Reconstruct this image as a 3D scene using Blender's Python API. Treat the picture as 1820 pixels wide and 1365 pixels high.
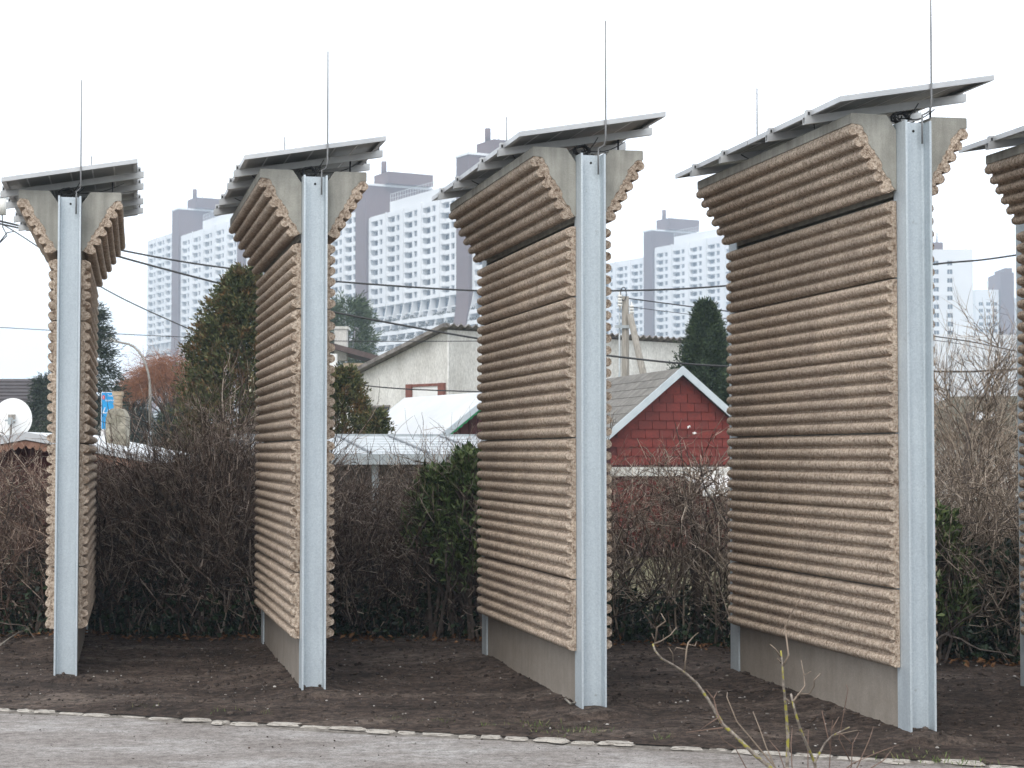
import bpy, math, random
import numpy as np
from mathutils import Vector, Matrix, noise as mnoise

R = math.radians
rnd = random.Random(11)
NP = np.random.default_rng(5)
for o in list(bpy.data.objects):
    bpy.data.objects.remove(o)
sc = bpy.context.scene
COL = sc.collection

# ------------------------------------------------------------------ camera
FPX, CXP, CYP, CZ = 3200.0, 910.0, 682.5, 1.83
PITCH = math.atan(122.5 / FPX)
cd = bpy.data.cameras.new('camera')
cd.sensor_width = 36.0
cd.sensor_fit = 'HORIZONTAL'
cd.lens = FPX / 1820.0 * 36.0
cd.clip_start = 0.1
cd.clip_end = 5000
cd.dof.use_dof = True
cd.dof.focus_distance = 12.6
cd.dof.aperture_fstop = 8.0
cam = bpy.data.objects.new('camera', cd)
cam.location = (0, 0, CZ)
cam.rotation_euler = (math.pi / 2 + PITCH, 0, 0)
COL.objects.link(cam)
sc.camera = cam

# ------------------------------------------------------------------ sky, sun, exposure
SUN_EL, SUN_AZ = R(52), R(200)          # azimuth clockwise from +Y: the sun stands behind the camera, to its left
w = bpy.data.worlds.new('World')
sc.world = w
w.use_nodes = True
wn = w.node_tree
wn.nodes.clear()
sky = wn.nodes.new('ShaderNodeTexSky')
sky.sky_type = 'NISHITA'
sky.sun_disc = False
sky.sun_elevation = SUN_EL
sky.sun_rotation = SUN_AZ
sky.dust_density = 5.0
b1 = wn.nodes.new('ShaderNodeBackground')
b1.inputs['Strength'].default_value = 0.05
wn.links.new(sky.outputs[0], b1.inputs['Color'])
b2 = wn.nodes.new('ShaderNodeBackground')       # the even cloud layer
b2.inputs['Color'].default_value = (0.95, 0.975, 1.0, 1)
b2.inputs['Strength'].default_value = 1.62
ad = wn.nodes.new('ShaderNodeAddShader')
wo = wn.nodes.new('ShaderNodeOutputWorld')
wn.links.new(b1.outputs[0], ad.inputs[0])
wn.links.new(b2.outputs[0], ad.inputs[1])
wn.links.new(ad.outputs[0], wo.inputs['Surface'])

sl = bpy.data.lights.new('sun', 'SUN')
sl.energy = 0.9
sl.angle = R(25)
sl.color = (1.0, 0.97, 0.92)
sun = bpy.data.objects.new('sun', sl)
sd = Vector((math.sin(SUN_AZ) * math.cos(SUN_EL), math.cos(SUN_AZ) * math.cos(SUN_EL), math.sin(SUN_EL)))
sun.rotation_euler = (-sd).to_track_quat('-Z', 'Y').to_euler()
sun.location = (0, -20, 30)
COL.objects.link(sun)

sc.view_settings.view_transform = 'Standard'
sc.view_settings.look = 'None'
sc.view_settings.gamma = 1.0
sc.view_settings.use_curve_mapping = False
sc.view_settings.exposure = 0.0
sc.render.engine = 'CYCLES'
sc.cycles.use_denoising = True
sc.cycles.max_bounces = 6
sc.cycles.diffuse_bounces = 3
sc.cycles.volume_bounces = 1
sc.cycles.use_adaptive_sampling = False


# ------------------------------------------------------------------ helpers
def at(x, y, Y):
    """the point of the place seen at photograph pixel (x, y), Y metres ahead"""
    v = (CYP - y) / FPX
    d = Vector(((x - CXP) / FPX, math.cos(PITCH) - v * math.sin(PITCH), math.sin(PITCH) + v * math.cos(PITCH)))
    return Vector((0, 0, CZ)) + d * (Y / d.y)


class MB:
    def __init__(s):
        s.v, s.f, s.m, s.s = [], [], [], []

    def add(s, verts, faces, m=0, smooth=False):
        b = len(s.v)
        s.v.extend([tuple(p) for p in verts])
        for f in faces:
            s.f.append([b + i for i in f])
            s.m.append(m)
            s.s.append(smooth)
        return s

    def box(s, x0, x1, y0, y1, z0, z1, m=0):
        v = [(x0, y0, z0), (x1, y0, z0), (x1, y1, z0), (x0, y1, z0), (x0, y0, z1), (x1, y0, z1), (x1, y1, z1), (x0, y1, z1)]
        return s.add(v, [(0, 3, 2, 1), (4, 5, 6, 7), (0, 1, 5, 4), (1, 2, 6, 5), (2, 3, 7, 6), (3, 0, 4, 7)], m)

    def hexa(s, bot, top, m=0):
        """a slab with four corners below and four above, in the same order"""
        return s.add(list(bot) + list(top), [(0, 3, 2, 1), (4, 5, 6, 7), (0, 1, 5, 4), (1, 2, 6, 5), (2, 3, 7, 6), (3, 0, 4, 7)], m)

    def prism(s, poly, y0, y1, m=0):
        """poly in (x, z), pushed from y0 to y1"""
        n = len(poly)
        v = [(x, y0, z) for x, z in poly] + [(x, y1, z) for x, z in poly]
        f = [tuple(range(n)), tuple(range(2 * n - 1, n - 1, -1))]
        f += [(i, i + n, (i + 1) % n + n, (i + 1) % n) for i in range(n)]
        return s.add(v, f, m)

    def tube(s, pts, rad, n=8, m=0, cap=True):
        pts = [Vector(p) for p in pts]
        k = len(pts)
        if not hasattr(rad, '__len__'):
            rad = [rad] * k
        verts, faces = [], []
        up = None
        for i, p in enumerate(pts):
            t = (pts[min(i + 1, k - 1)] - pts[max(i - 1, 0)]).normalized()
            if up is None:
                up = t.orthogonal().normalized()
            up = (up - t * up.dot(t))
            up = up.normalized() if up.length > 1e-6 else t.orthogonal().normalized()
            q = t.cross(up)
            for j in range(n):
                a = 2 * math.pi * j / n
                verts.append(p + (up * math.cos(a) + q * math.sin(a)) * rad[i])
        for i in range(k - 1):
            for j in range(n):
                faces.append((i * n + j, i * n + (j + 1) % n, (i + 1) * n + (j + 1) % n, (i + 1) * n + j))
        s.add(verts, faces, m, True)
        if cap:
            b = len(s.v) - len(verts)
            s.f.append([b + j for j in range(n - 1, -1, -1)]); s.m.append(m); s.s.append(False)
            s.f.append([b + (k - 1) * n + j for j in range(n)]); s.m.append(m); s.s.append(False)
        return s

    def mesh(s, name, mats):
        me = bpy.data.meshes.new(name)
        me.from_pydata(s.v, [], s.f)
        for mt in (mats if isinstance(mats, (list, tuple)) else [mats]):
            me.materials.append(mt)
        me.polygons.foreach_set('material_index', s.m)
        me.polygons.foreach_set('use_smooth', s.s)
        me.update()
        return me


def link(name, data, parent=None, loc=None, rz=0.0):
    o = bpy.data.objects.new(name, data)
    COL.objects.link(o)
    if parent is not None:
        o.parent = parent
    if loc is not None:
        o.location = loc
    if rz:
        o.rotation_euler = (0, 0, rz)
    return o


def part(name, mb, mats, parent=None, loc=None, rz=0.0):
    return link(name, mb.mesh(name, mats), parent, loc, rz)


def tag(o, label, cat=None, group=None, kind=None):
    o['label'] = label
    if cat:
        o['category'] = cat
    if group:
        o['group'] = group
    if kind:
        o['kind'] = kind
    return o


def thing(name, label, cat, loc=(0, 0, 0), rz=0.0, group=None):
    o = link(name, None, None, loc, rz)
    o.empty_display_size = 0.2
    return tag(o, label, cat, group)


def struct(o):
    o['kind'] = 'structure'
    return o


def copy_tree(o, parent=None):
    c = o.copy()
    COL.objects.link(c)
    if parent is not None:
        c.parent = parent
    for ch in list(o.children):
        copy_tree(ch, c)
    return c


def np_mesh(name, V, F, mats, smooth=False):
    """V (n,3) floats, F (m,k) ints, one material"""
    me = bpy.data.meshes.new(name)
    V = np.asarray(V, dtype=np.float32)
    F = np.asarray(F, dtype=np.int32)
    m, k = F.shape
    me.vertices.add(len(V))
    me.vertices.foreach_set('co', V.ravel())
    me.loops.add(m * k)
    me.loops.foreach_set('vertex_index', F.ravel())
    me.polygons.add(m)
    me.polygons.foreach_set('loop_start', np.arange(0, m * k, k, dtype=np.int32))
    me.polygons.foreach_set('loop_total', np.full(m, k, dtype=np.int32))
    me.polygons.foreach_set('use_smooth', np.full(m, smooth, dtype=bool))
    for mt in (mats if isinstance(mats, (list, tuple)) else [mats]):
        me.materials.append(mt)
    me.update(calc_edges=True)
    me.validate()
    return me


def seg_tubes(S):
    """S (n,8): p0 p1 r0 r1 -> three sided twigs (V, F)"""
    S = np.asarray(S, dtype=np.float64)
    p0, p1, r0, r1 = S[:, :3], S[:, 3:6], S[:, 6], S[:, 7]
    t = p1 - p0
    t /= np.maximum(np.linalg.norm(t, axis=1, keepdims=True), 1e-9)
    a = np.where(np.abs(t[:, 2:3]) > 0.9, np.array([[1.0, 0, 0]]), np.array([[0, 0, 1.0]]))
    u = np.cross(t, a)
    u /= np.maximum(np.linalg.norm(u, axis=1, keepdims=True), 1e-9)
    q = np.cross(t, u)
    V = np.zeros((len(S), 6, 3))
    for j in range(3):
        an = 2 * math.pi * j / 3
        d = u * math.cos(an) + q * math.sin(an)
        V[:, j] = p0 + d * r0[:, None]
        V[:, j + 3] = p1 + d * r1[:, None]
    b = (np.arange(len(S)) * 6)[:, None]
    F = np.concatenate([b + np.array([[j, (j + 1) % 3, (j + 1) % 3 + 3, j + 3]]) for j in range(3)])
    return V.reshape(-1, 3), F


def leaf_quads(P, D, N, L, Wd, fold=0.25):
    """leaves at P, along D, normals about N, lengths L, widths Wd -> two folded quads each (V, F)"""
    D = D / np.maximum(np.linalg.norm(D, axis=1, keepdims=True), 1e-9)
    S = np.cross(D, N)
    S /= np.maximum(np.linalg.norm(S, axis=1, keepdims=True), 1e-9)
    Nn = np.cross(S, D)
    L = L[:, None]
    Wd = Wd[:, None]
    a = P
    b = P + D * L * 0.45 + S * Wd * 0.5 + Nn * Wd * fold
    c = P + D * L
    d = P + D * L * 0.45 - S * Wd * 0.5 + Nn * Wd * fold
    m = P + D * L * 0.5
    V = np.stack([a, b, c, m, d], axis=1).reshape(-1, 3)
    i = (np.arange(len(P)) * 5)[:, None]
    F = np.concatenate([i + np.array([[0, 1, 2, 3]]), i + np.array([[0, 3, 2, 4]])])
    return V, F


def unit(v):
    return v / np.maximum(np.linalg.norm(v, axis=-1, keepdims=True), 1e-9)


# ------------------------------------------------------------------ materials
def nt(name):
    m = bpy.data.materials.new(name)
    m.use_nodes = True
    t = m.node_tree
    return m, t, t.nodes['Principled BSDF']


def node(t, kind, **kw):
    n = t.nodes.new(kind)
    for k, v in kw.items():
        if k in n.inputs:
            n.inputs[k].default_value = v
        else:
            setattr(n, k, v)
    return n


def ramp(t, src, stops):
    n = t.nodes.new('ShaderNodeValToRGB')
    e = n.color_ramp.elements
    while len(e) > 1:
        e.remove(e[-1])
    e[0].position = stops[0][0]
    e[0].color = (*stops[0][1], 1)
    for p, c in stops[1:]:
        x = e.new(p)
        x.color = (*c, 1)
    t.links.new(src, n.inputs[0])
    return n


def mixc(t, fac, a, b, mode='MIX'):
    n = t.nodes.new('ShaderNodeMix')
    n.data_type = 'RGBA'
    n.blend_type = mode
    for val, idx in ((fac, 0), (a, 6), (b, 7)):
        if hasattr(val, 'links') or hasattr(val, 'is_output'):
            t.links.new(val, n.inputs[idx])
        elif idx == 0:
            n.inputs[0].default_value = val
        else:
            n.inputs[idx].default_value = (*val, 1)
    return n.outputs[2]


def bumped(t, p, src, strength, dist):
    b = node(t, 'ShaderNodeBump')
    b.inputs['Strength'].default_value = strength
    b.inputs['Distance'].default_value = dist
    t.links.new(src, b.inputs['Height'])
    t.links.new(b.outputs[0], p.inputs['Normal'])
    return b


def coords(t, scale=(1, 1, 1), kind='Object', rand=False):
    tc = t.nodes.new('ShaderNodeTexCoord')
    mp = t.nodes.new('ShaderNodeMapping')
    mp.inputs['Scale'].default_value = scale
    t.links.new(tc.outputs[kind], mp.inputs['Vector'])
    if rand:
        oi = t.nodes.new('ShaderNodeObjectInfo')
        mu = node(t, 'ShaderNodeMath', operation='MULTIPLY')
        mu.inputs[1].default_value = 37.0
        t.links.new(oi.outputs['Random'], mu.inputs[0])
        cb = t.nodes.new('ShaderNodeCombineXYZ')
        for i in range(3):
            t.links.new(mu.outputs[0], cb.inputs[i])
        t.links.new(cb.outputs[0], mp.inputs['Location'])
    return mp.outputs[0]


def plain(name, c1, c2=None, scale=6.0, rough=0.7, metal=0.0, bump=0.0, bdist=0.01, stretch=(1, 1, 1), detail=5.0, fine=None, rand=True, lo=0.35, hi=0.65):
    """mottled surface: two colours over noise, fine relief"""
    m, t, p = nt(name)
    p.inputs['Roughness'].default_value = rough
    p.inputs['Metallic'].default_value = metal
    v = coords(t, stretch, rand=rand)
    n = node(t, 'ShaderNodeTexNoise', Scale=scale, Detail=detail, Roughness=0.6)
    t.links.new(v, n.inputs['Vector'])
    c2 = c2 or tuple(min(1, x * 1.12) for x in c1)
    cr = ramp(t, n.outputs[0], [(lo, c1), (hi, c2)])
    out = cr.outputs[0]
    hsrc = n.outputs[0]
    if fine:
        f = node(t, 'ShaderNodeTexNoise', Scale=fine, Detail=3.0, Roughness=0.7)
        t.links.new(v, f.inputs['Vector'])
        g = ramp(t, f.outputs[0], [(0.3, (0.72,) * 3), (0.7, (1.18,) * 3)])
        out = mixc(t, 1.0, out, g.outputs[0], 'MULTIPLY')
        hsrc = f.outputs[0]
    t.links.new(out, p.inputs['Base Color'])
    if bump:
        bumped(t, p, hsrc, bump, bdist)
    return m


def leafy(name, cols, rough=0.55, trans=0.0, patch=None, patch_scale=1.5):
    """foliage or bark whose every leaf or twig differs a little; patch = a second tint in broad clumps"""
    m, t, p = nt(name)
    g = t.nodes.new('ShaderNodeNewGeometry')
    n = len(cols)
    cr = ramp(t, g.outputs['Random Per Island'], [(i / max(1, n - 1), c) for i, c in enumerate(cols)])
    out = cr.outputs[0]
    if patch:
        v = coords(t)
        nz = node(t, 'ShaderNodeTexNoise', Scale=patch_scale, Detail=4.0, Roughness=0.65)
        t.links.new(v, nz.inputs['Vector'])
        k = ramp(t, nz.outputs[0], [(0.48, (0, 0, 0)), (0.66, (1, 1, 1))])
        out = mixc(t, k.outputs[0], out, patch)
    t.links.new(out, p.inputs['Base Color'])
    p.inputs['Roughness'].default_value = rough
    p.inputs['Specular IOR Level'].default_value = 0.3
    return m


def mat_absorber():
    m, t, p = nt('wood_chip_concrete')
    v = coords(t, rand=True)
    n1 = node(t, 'ShaderNodeTexNoise', Scale=46.0, Detail=6.0, Roughness=0.8)
    n2 = node(t, 'ShaderNodeTexNoise', Scale=3.2, Detail=3.0)
    vo = node(t, 'ShaderNodeTexVoronoi', Scale=62.0)
    vo2 = node(t, 'ShaderNodeTexVoronoi', Scale=120.0)
    for n in (n1, n2, vo, vo2):
        t.links.new(v, n.inputs['Vector'])
    base = ramp(t, n1.outputs[0], [(0.34, (0.105, 0.072, 0.051)), (0.45, (0.37, 0.293, 0.230)), (0.61, (0.68, 0.592, 0.500))])
    tint = ramp(t, n2.outputs[0], [(0.3, (0.86, 0.84, 0.82)), (0.7, (1.10, 1.08, 1.05))])
    c = mixc(t, 1.0, base.outputs[0], tint.outputs[0], 'MULTIPLY')
    pores = ramp(t, vo.outputs['Distance'], [(0.10, (0.22, 0.18, 0.15)), (0.25, (1, 1, 1))])
    c = mixc(t, 0.85, c, pores.outputs[0], 'MULTIPLY')
    # short cracks across each rib
    sx = t.nodes.new('ShaderNodeSeparateXYZ')
    nw = node(t, 'ShaderNodeTexNoise', Scale=9.0, Detail=2.0)
    t.links.new(v, nw.inputs['Vector'])
    t.links.new(v, sx.inputs[0])
    a1 = node(t, 'ShaderNodeMath', operation='MULTIPLY_ADD')
    a1.inputs[1].default_value = 0.10
    t.links.new(nw.outputs[0], a1.inputs[0])
    t.links.new(sx.outputs['Y'], a1.inputs[2])
    a2 = node(t, 'ShaderNodeMath', operation='MULTIPLY')
    a2.inputs[1].default_value = 7.6
    t.links.new(a1.outputs[0], a2.inputs[0])
    a3 = node(t, 'ShaderNodeMath', operation='FRACT')
    t.links.new(a2.outputs[0], a3.inputs[0])
    ck = ramp(t, a3.outputs[0], [(0.0, (0.42, 0.36, 0.32)), (0.035, (0.55, 0.5, 0.45)), (0.06, (1, 1, 1))])
    nm = node(t, 'ShaderNodeTexNoise', Scale=21.0, Detail=1.0)
    t.links.new(v, nm.inputs['Vector'])
    nmk = ramp(t, nm.outputs[0], [(0.45, (0, 0, 0)), (0.56, (1, 1, 1))])
    c = mixc(t, nmk.outputs[0], c, mixc(t, 1.0, c, ck.outputs[0], 'MULTIPLY'))
    oi = t.nodes.new('ShaderNodeObjectInfo')
    tone = ramp(t, oi.outputs['Random'], [(0.0, (0.86, 0.85, 0.84)), (1.0, (1.08, 1.07, 1.06))])
    c = mixc(t, 1.0, c, tone.outputs[0], 'MULTIPLY')
    t.links.new(c, p.inputs['Base Color'])
    p.inputs['Roughness'].default_value = 0.93
    p.inputs['Specular IOR Level'].default_value = 0.2
    hs = mixc(t, 0.5, n1.outputs[0], vo2.outputs['Distance'])
    bumped(t, p, hs, 0.9, 0.012)
    return m


def mat_zinc():
    m, t, p = nt('galvanised_steel')
    v = coords(t, rand=True)
    vs = coords(t, (14, 14, 0.9), rand=True)
    vo = node(t, 'ShaderNodeTexVoronoi', Scale=110.0)
    n1 = node(t, 'ShaderNodeTexNoise', Scale=2.2, Detail=6.0, Roughness=0.7)
    n2 = node(t, 'ShaderNodeTexNoise', Scale=1.0, Detail=4.0, Roughness=0.6)
    t.links.new(v, vo.inputs['Vector'])
    t.links.new(v, n1.inputs['Vector'])
    t.links.new(vs, n2.inputs['Vector'])
    base = ramp(t, vo.outputs['Color'], [(0.0, (0.47, 0.53, 0.575)), (1.0, (0.585, 0.645, 0.685))])
    wear = ramp(t, n1.outputs[0], [(0.3, (0.92, 0.925, 0.93)), (0.7, (1.03, 1.03, 1.025))])
    strk = ramp(t, n2.outputs[0], [(0.32, (0.91, 0.915, 0.92)), (0.62, (1.03, 1.03, 1.02))])
    c = mixc(t, 1.0, base.outputs[0], wear.outputs[0], 'MULTIPLY')
    c = mixc(t, 1.0, c, strk.outputs[0], 'MULTIPLY')
    n4 = node(t, 'ShaderNodeTexNoise', Scale=7.0, Detail=8.0, Roughness=0.75)
    t.links.new(v, n4.inputs['Vector'])
    spot = ramp(t, n4.outputs[0], [(0.30, (0.62, 0.60, 0.57)), (0.37, (1, 1, 1))])
    c = mixc(t, 0.7, c, spot.outputs[0], 'MULTIPLY')
    t.links.new(c, p.inputs['Base Color'])
    p.inputs['Metallic'].default_value = 0.35
    rr = ramp(t, n1.outputs[0], [(0.3, (0.42,) * 3), (0.7, (0.6,) * 3)])
    t.links.new(rr.outputs[0], p.inputs['Roughness'])
    return m


def mat_concrete(name, a, b, streak=0.25):
    m, t, p = nt(name)
    v = coords(t, rand=True)
    vs = coords(t, (9, 9, 0.8), rand=True)
    n1 = node(t, 'ShaderNodeTexNoise', Scale=5.0, Detail=7.0, Roughness=0.65)
    n2 = node(t, 'ShaderNodeTexNoise', Scale=1.6, Detail=3.0)
    n3 = node(t, 'ShaderNodeTexNoise', Scale=140.0, Detail=2.0)
    vo = node(t, 'ShaderNodeTexVoronoi', Scale=38.0)
    t.links.new(v, n1.inputs['Vector'])
    t.links.new(vs, n2.inputs['Vector'])
    t.links.new(v, n3.inputs['Vector'])
    t.links.new(v, vo.inputs['Vector'])
    base = ramp(t, n1.outputs[0], [(0.3, a), (0.7, b)])
    st = ramp(t, n2.outputs[0], [(0.35, (1 - streak,) * 3), (0.65, (1.05,) * 3)])
    gr = ramp(t, n3.outputs[0], [(0.3, (0.86,) * 3), (0.7, (1.1,) * 3)])
    po = ramp(t, vo.outputs['Distance'], [(0.05, (0.55,) * 3), (0.09, (1,) * 3)])
    c = mixc(t, 1.0, base.outputs[0], st.outputs[0], 'MULTIPLY')
    c = mixc(t, 1.0, c, gr.outputs[0], 'MULTIPLY')
    c = mixc(t, 0.5, c, po.outputs[0], 'MULTIPLY')
    t.links.new(c, p.inputs['Base Color'])
    p.inputs['Roughness'].default_value = 0.9
    bumped(t, p, n3.outputs[0], 0.25, 0.004)
    return m


def mat_soil():
    m, t, p = nt('bare_soil')
    v = coords(t)
    vs = coords(t, (0.6, 1.6, 1))
    n1 = node(t, 'ShaderNodeTexNoise', Scale=1.15, Detail=7.0, Roughness=0.68)
    n2 = node(t, 'ShaderNodeTexNoise', Scale=13.0, Detail=10.0, Roughness=0.85)
    vo = node(t, 'ShaderNodeTexVoronoi', Scale=46.0)
    t.links.new(vs, n1.inputs['Vector'])
    t.links.new(v, n2.inputs['Vector'])
    t.links.new(v, vo.inputs['Vector'])
    base = ramp(t, n1.outputs[0], [(0.34, (0.045, 0.032, 0.025)), (0.52, (0.095, 0.070, 0.057)), (0.66, (0.175, 0.140, 0.117))])
    gr = ramp(t, n2.outputs[0], [(0.38, (0.30,) * 3), (0.48, (0.85,) * 3), (0.62, (2.0, 1.95, 1.9))])
    c = mixc(t, 1.0, base.outputs[0], gr.outputs[0], 'MULTIPLY')
    pb = ramp(t, vo.outputs['Color'], [(0.90, (0, 0, 0)), (0.93, (1, 1, 1))])
    pd = ramp(t, vo.outputs['Distance'], [(0.16, (1, 1, 1)), (0.22, (0, 0, 0))])
    k = mixc(t, 1.0, pb.outputs[0], pd.outputs[0], 'MULTIPLY')
    c = mixc(t, k, c, (0.22, 0.20, 0.185))
    t.links.new(c, p.inputs['Base Color'])
    p.inputs['Roughness'].default_value = 0.95
    p.inputs['Specular IOR Level'].default_value = 0.25
    bumped(t, p, n2.outputs[0], 1.0, 0.06)
    return m


def mat_path():
    m, t, p = nt('worn_asphalt_grit')
    v = coords(t)
    al = coords(t, (0.55, 1.25, 1))
    n1 = node(t, 'ShaderNodeTexNoise', Scale=1.5, Detail=9.0, Roughness=0.72)
    n2 = node(t, 'ShaderNodeTexNoise', Scale=75.0, Detail=6.0, Roughness=0.85)
    n3 = node(t, 'ShaderNodeTexNoise', Scale=15.0, Detail=10.0, Roughness=0.85)
    vo = node(t, 'ShaderNodeTexVoronoi', Scale=34.0)
    t.links.new(al, n1.inputs['Vector'])
    t.links.new(v, n2.inputs['Vector'])
    t.links.new(v, n3.inputs['Vector'])
    t.links.new(v, vo.inputs['Vector'])
    base = ramp(t, n1.outputs[0], [(0.34, (0.185, 0.163, 0.150)), (0.5, (0.255, 0.235, 0.222)), (0.64, (0.36, 0.348, 0.340))])
    md = ramp(t, n3.outputs[0], [(0.36, (0.42, 0.40, 0.38)), (0.47, (0.92, 0.91, 0.90)), (0.62, (1.35,) * 3)])
    gr = ramp(t, n2.outputs[0], [(0.32, (0.40,) * 3), (0.66, (1.5,) * 3)])
    c = mixc(t, 1.0, base.outputs[0], gr.outputs[0], 'MULTIPLY')
    c = mixc(t, 1.0, c, md.outputs[0], 'MULTIPLY')
    pb = ramp(t, vo.outputs['Color'], [(0.93, (0, 0, 0)), (0.95, (1, 1, 1))])
    pd = ramp(t, vo.outputs['Distance'], [(0.14, (1, 1, 1)), (0.2, (0, 0, 0))])
    k = mixc(t, 1.0, pb.outputs[0], pd.outputs[0], 'MULTIPLY')
    c = mixc(t, k, c, (0.05, 0.043, 0.038))
    t.links.new(c, p.inputs['Base Color'])
    p.inputs['Roughness'].default_value = 0.85
    bumped(t, p, n2.outputs[0], 0.7, 0.012)
    return m


M = {}
M['absorber'] = mat_absorber()
M['zinc'] = mat_zinc()
M['concrete'] = mat_concrete('grey_concrete', (0.29, 0.283, 0.25), (0.42, 0.412, 0.368))
M['plinth'] = mat_concrete('plinth_concrete', (0.235, 0.205, 0.172), (0.305, 0.268, 0.228), 0.05)
M['soil'] = mat_soil()
M['path'] = mat_path()
M['alu'] = plain('anodised_aluminium', (0.46, 0.475, 0.49), (0.56, 0.57, 0.58), 3.0, 0.4, 0.4)
M['rod'] = plain('grey_rod', (0.20, 0.205, 0.21), (0.27, 0.275, 0.28), 6.0, 0.5, 0.3)
M['rail'] = plain('rail_aluminium', (0.42, 0.43, 0.44), (0.54, 0.55, 0.55), 4.0, 0.42, 0.4)
M['cells'] = plain('solar_cells', (0.27, 0.27, 0.266), (0.34, 0.34, 0.335), 6.0, 0.35)
M['cell_gap'] = plain('cell_gap_white', (0.78, 0.79, 0.79), (0.86, 0.86, 0.86), 20.0, 0.5)
M['black'] = plain('black_rubber', (0.012, 0.012, 0.013), (0.022, 0.022, 0.022), 30.0, 0.5)
M['hole'] = plain('dark_hole', (0.01, 0.01, 0.01), (0.015, 0.015, 0.015), 30.0, 0.9)
M['edge_stone'] = None
M['mortar'] = plain('mortar_grit', (0.12, 0.105, 0.09), (0.25, 0.23, 0.205), 14.0, 0.95, 0, 0.7, 0.02, fine=70.0)
M['lawn'] = plain('winter_lawn', (0.085, 0.080, 0.035), (0.165, 0.145, 0.075), 1.2, 0.95, 0, 0.6, 0.04, fine=28.0)
M['land'] = plain('far_land', (0.07, 0.075, 0.05), (0.12, 0.115, 0.085), 0.05, 0.95)
M['pebble'] = leafy('pebble_grey', [(0.10, 0.09, 0.08), (0.22, 0.20, 0.18), (0.42, 0.40, 0.37)], 0.9)
M['clod'] = leafy('soil_clod', [(0.025, 0.018, 0.015), (0.055, 0.042, 0.034), (0.09, 0.07, 0.058)], 0.95)
M['deadleaf'] = leafy('fallen_leaf', [(0.05, 0.028, 0.016), (0.15, 0.07, 0.03), (0.24, 0.125, 0.055)], 0.8)
M['grass'] = leafy('grass_blade', [(0.05, 0.09, 0.02), (0.11, 0.15, 0.045), (0.20, 0.19, 0.09)], 0.7)
M['twig'] = leafy('brown_twig', [(0.036, 0.025, 0.019), (0.095, 0.066, 0.053), (0.19, 0.138, 0.108), (0.48, 0.40, 0.335)], 0.85)
M['twig_red'] = leafy('reddish_twig', [(0.044, 0.026, 0.021), (0.115, 0.070, 0.054), (0.20, 0.135, 0.104), (0.48, 0.38, 0.31)], 0.85)
M['twig_pale'] = leafy('pale_twig', [(0.045, 0.033, 0.025), (0.13, 0.098, 0.074), (0.27, 0.215, 0.165), (0.50, 0.42, 0.34)], 0.85)
M['stem'] = plain('dark_bark', (0.040, 0.030, 0.024), (0.12, 0.095, 0.078), 18.0, 0.95, 0, 0.6, 0.01)
M['ivy'] = leafy('ivy_leaf', [(0.010, 0.018, 0.010), (0.022, 0.040, 0.020), (0.045, 0.075, 0.034)], 0.4)
M['laurel'] = leafy('laurel_leaf', [(0.030, 0.055, 0.018), (0.085, 0.13, 0.042), (0.23, 0.28, 0.12)], 0.32)
M['thuja'] = leafy('thuja_spray', [(0.022, 0.034, 0.012), (0.066, 0.084, 0.030), (0.15, 0.15, 0.060)], 0.7, patch=(0.15, 0.075, 0.030), patch_scale=4.5)
M['spruce'] = leafy('spruce_needle', [(0.014, 0.024, 0.016), (0.034, 0.050, 0.032), (0.062, 0.078, 0.048)], 0.7)
M['juniper'] = leafy('juniper_spray', [(0.012, 0.026, 0.014), (0.034, 0.058, 0.028), (0.075, 0.105, 0.048)], 0.7)
M['pine'] = leafy('pine_needle', [(0.04, 0.065, 0.036), (0.075, 0.11, 0.058), (0.12, 0.155, 0.088)], 0.7)
M['willow'] = leafy('orange_twig', [(0.17, 0.068, 0.034), (0.28, 0.12, 0.058), (0.36, 0.18, 0.095)], 0.8)
M['lichen_bark'] = None
M['white_wall'] = plain('white_render', (0.50, 0.49, 0.455), (0.72, 0.715, 0.68), 1.0, 0.9, 0, 0.2, 0.01, (1, 1, 0.35), fine=30.0)
M['cream_wall'] = plain('cream_render', (0.55, 0.50, 0.36), (0.62, 0.57, 0.43), 1.5, 0.9)
M['roof_brown'] = plain('brown_roof', (0.060, 0.040, 0.036), (0.105, 0.072, 0.064), 4.0, 0.85, 0, 0.3)
M['roof_dark'] = plain('dark_roof_tile', (0.038, 0.032, 0.034), (0.066, 0.055, 0.057), 3.0, 0.8)
M['fibre'] = plain('fibre_cement', (0.13, 0.115, 0.105), (0.30, 0.28, 0.26), 5.0, 0.95, 0, 0.5, 0.02, fine=30.0)
M['white_sheet'] = plain('white_sheet', (0.50, 0.52, 0.54), (0.58, 0.60, 0.61), 1.5, 0.4)
M['white_paint'] = plain('white_paint', (0.74, 0.74, 0.73), (0.82, 0.82, 0.81), 5.0, 0.55)
M['green_paint'] = plain('green_paint', (0.006, 0.19, 0.062), (0.010, 0.25, 0.085), 8.0, 0.5)
M['red_wood'] = plain('dark_red_board', (0.055, 0.011, 0.010), (0.10, 0.020, 0.018), 7.0, 0.75, 0, 0.3, 0.004, (1, 1, 0.15))  # dark red, lowered further so the colour holds the left hut wall's shade
M['brown_frame'] = plain('brown_frame', (0.16, 0.055, 0.040), (0.22, 0.085, 0.064), 9.0, 0.7)
M['red_shingle'] = plain('red_shingle', (0.115, 0.012, 0.0065), (0.165, 0.018, 0.010), 3.0, 0.7, fine=24.0)
M['grey_shingle'] = plain('grey_shingle', (0.115, 0.107, 0.094), (0.21, 0.197, 0.177), 4.0, 0.9, fine=30.0)
M['verge'] = plain('pale_blue_verge', (0.44, 0.50, 0.54), (0.52, 0.575, 0.61), 4.0, 0.5)
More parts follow.
